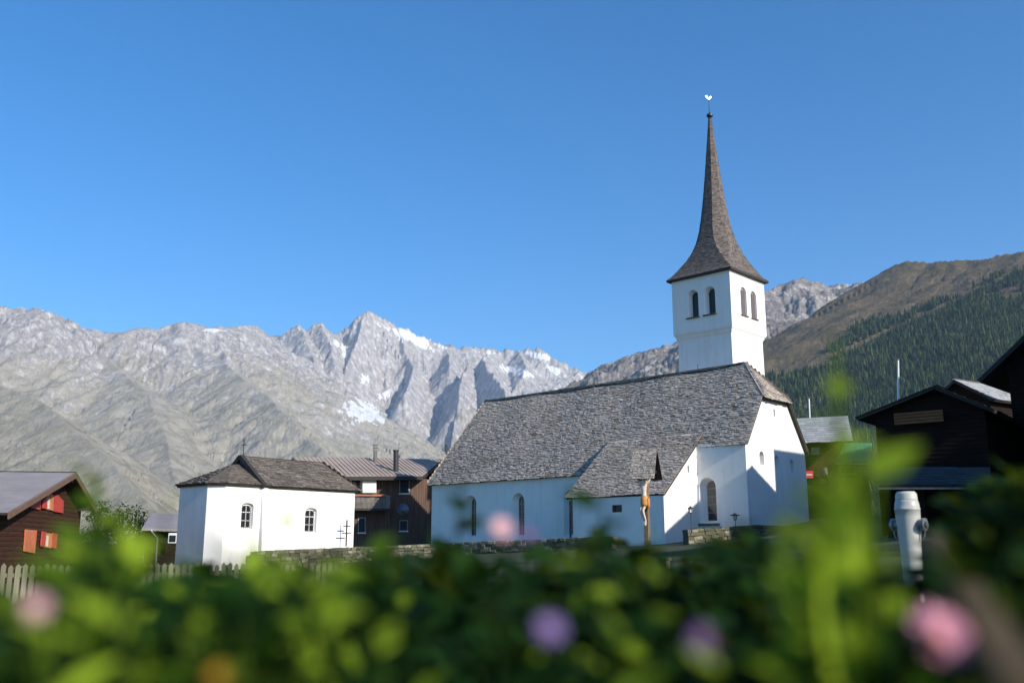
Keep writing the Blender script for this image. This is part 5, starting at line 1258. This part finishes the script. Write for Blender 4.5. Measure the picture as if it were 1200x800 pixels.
def blade(px0, px1, v1, Y, w, label, m=LEAF, tone=.8, v0=930):
    m_ = MB(); b0, b1 = at(px0, v0, Y), at(px1, v1, Y * 1.04); sx = Vector((1, .25, 0)).normalized(); pr = []; n = 12
    for i in range(n + 1):
        t = i / n; c = b0.lerp(b1, t) + Vector((.006 * math.sin(t * 2.6 + px0), .004 * t * t, 0)); ww = w * (.8 + .5 * t) * (1 - t ** 3) + .0003
        pr.append((c - sx * ww, c + Vector((0, .003, 0)), c + sx * ww))
    for a, b in zip(pr[:-1], pr[1:]): m_.face([a[0], a[1], b[1], b[0]], tone); m_.face([a[1], a[2], b[2], b[1]], tone * .8)
    tag(m_.build('grass_blade', m), label, 'blade')
blade(1010, 972, 392, .50, .0045, 'tallest thin grass blade, reaching the mountain ridge on the right', tone=.6)
blade(1000, 1004, 505, .43, .0050, 'bright green blade right of the tallest one, ending below the slate roof', tone=.9)
blade(985, 955, 545, .40, .0045, 'green blade leaning left towards the church gable', tone=.7)
blade(1015, 1040, 560, .41, .0045, 'green blade leaning right towards the log barn', tone=.5)
blade(995, 985, 600, .37, .0060, 'broad short green blade at the foot of the tall ones', tone=1)
blade(1045, 1060, 690, .36, .0050, 'short dark blade left of the bright pink blossom', LEAFD, tone=.9)
# broad upright blade
m_ = MB(); b0, b1 = at(925, 900, .42), at(918, 598, .42)
sx = Vector((1, .15, 0)).normalized(); pr = []
for i in range(9):
    t = i / 8; c = b0.lerp(b1, t) + Vector((.002 * math.sin(t * 3), 0, 0)); w = .0075 * (1 - .25 * t) if i < 8 else .001; pr.append((c - sx * w, c + Vector((0, .003, 0)), c + sx * w))
for a, b in zip(pr[:-1], pr[1:]): m_.face([a[0], a[1], b[1], b[0]], .5); m_.face([a[1], a[2], b[2], b[1]], .6)
tag(m_.build('grass_blade', BLADE), 'broad pale upright blade below the right end of the church', 'blade')
# sloping wooden rail, right
m_ = MB(); a, b = at(1098, 640, .62), at(1215, 840, .27); m_.bar(a, b, .012, .016)
tag(m_.build('wooden_rail', RAILW), 'brown wooden rail sloping down to the right corner', 'rail')

# ------------------------------------------------------------------ trees and shrubs
SH = Vector((S.x, S.y, 0)).normalized(); QH = Vector((-SH.y, SH.x, 0))
def broadleaf(name, P, h, w, label, cat, n=1600, leafs=.22, seed=1, trunk=True, m=LEAFD, group=None, low=.25):
    r_ = random.Random(seed); P = Vector(P); t_ = thing(name, P, label, cat, group); tb = MB(); lb = MB()
    if trunk: tb.tube([P - UP * .3, P + UP * h * .3, P + UP * h * .6, P + UP * h * .9], [w * .07, w * .055, w * .035, w * .01], 8)
    cl_ = []
    for i in range(26):
        a = r_.uniform(0, 6.28); z = r_.uniform(low, .95); rr0 = w / 2 * math.sin(math.pi * min(1, max(0.12, (z - low + .15) / (1.12 - low)))) * r_.uniform(.45, .95)
        c = P + Vector((math.cos(a) * rr0, math.sin(a) * rr0, z * h)); cl_.append((c, w * r_.uniform(.10, .19)))
        tb.tube([P + UP * h * max(.1, z - .25), P.lerp(c, .55) + UP * h * z * .25, c], [w * .02, w * .012, w * .004], 5)
    for i in range(n):
        c, rad = cl_[i % 26]; v = Vector((r_.gauss(0, 1), r_.gauss(0, 1), r_.gauss(0, .8))).normalized() * rad * r_.uniform(.5, 1.15)
        d = (v.normalized() + Vector((r_.uniform(-.7, .7), r_.uniform(-.7, .7), r_.uniform(-.7, .3)))).normalized()
        leaf(lb, c + v, d, UP, leafs * r_.uniform(.6, 1.2), leafs * .6, .3, r_.random())
    tb.build('trunk' if trunk else 'stems', DARKBOARD, t_); lb.build('crown' if trunk else 'leaves', m, t_)
for i, (px, v, Y, h, w, lb) in enumerate(((112, 650, 60, 3.4, 3.4, 'round green bush just right of the red shuttered chalet'), (140, 652, 64, 3.1, 3.6, 'low green bush between the bush by the chalet and the shed'), (160, 652, 68, 3.2, 3.0, 'small bush touching the left side of the dark shed'))):
    q = at(px, v, Y); broadleaf('bush', (q.x, q.y, float(gz(q.x, q.y)) - .2), h + .9, w, lb, 'bush', 1500, .20, 40 + i, trunk=False, low=.12)
for i, (q_, s_, h, lb) in enumerate(((14, 4, 9.5, 'unseen leafy tree nearest the camera, added to shade the lawn'), (19.5, 6, 10, 'middle unseen leafy tree, added to shade the lawn'), (25, 5, 9.5, 'unseen leafy tree farthest from the camera, added to shade the lawn'))):
    p = QH * q_ + SH * s_; broadleaf('unseen_shade_tree', (p.x, p.y, float(gz(p.x, p.y))), h, 6.5, lb, 'tree', 2200, .34, 60 + i)  # trees out of view, added to throw shade over the middle lawn
hc = QH * 36 + SH * 1.5  # house out of view, added to keep sun off the log barn and shelter
h2 = thing('added_shade_house', Vector((hc.x, hc.y, 2)), 'unseen brown timber house added to shade the barn and low shelter', 'house')
gable_house(h2, Frame(Vector((hc.x, hc.y, 0)), SH, QH), 4.5, 6.5, 0, 8.0, 10.9, .6, LOG, SHINGLE, seed=15)
p = QH * 1.35 + SH * 1.5  # shrub out of view, added to darken the right part of the bed
broadleaf('added_shade_shrub', (p.x, p.y, -1.1), 1.62, 1.9, 'unseen dense shrub added to shade the flower bed', 'shrub', 5200, .075, 90, trunk=False, low=.1)

# ------------------------------------------------------------------ air
def haze():
    me = bpy.data.meshes.new('haze'); x0, x1, y0, y1, z0, z1 = -9500, 9500, -400, 13200, -700, 2900
    v = [(x, y, z) for z in (z0, z1) for y in (y0, y1) for x in (x0, x1)]
    me.from_pydata(v, [], [(0, 2, 3, 1), (4, 5, 7, 6), (0, 1, 5, 4), (2, 6, 7, 3), (0, 4, 6, 2), (1, 3, 7, 5)])
    m = bpy.data.materials.new('air'); m.use_nodes = True; t = m.node_tree; t.nodes.clear()
    out = t.nodes.new('ShaderNodeOutputMaterial'); p = t.nodes.new('ShaderNodeVolumePrincipled')
    p.inputs['Color'].default_value = (.52, .72, 1.0, 1); p.inputs['Density'].default_value = 3.9e-5; p.inputs['Anisotropy'].default_value = 0.0
    t.links.new(p.outputs[0], out.inputs['Volume']); me.materials.append(m)
    o = bpy.data.objects.new('haze', me); col.objects.link(o); tag(o, 'thin blue air between the village and the mountains', 'haze', kind='stuff')
haze()
scene.cycles.volume_bounces = 0
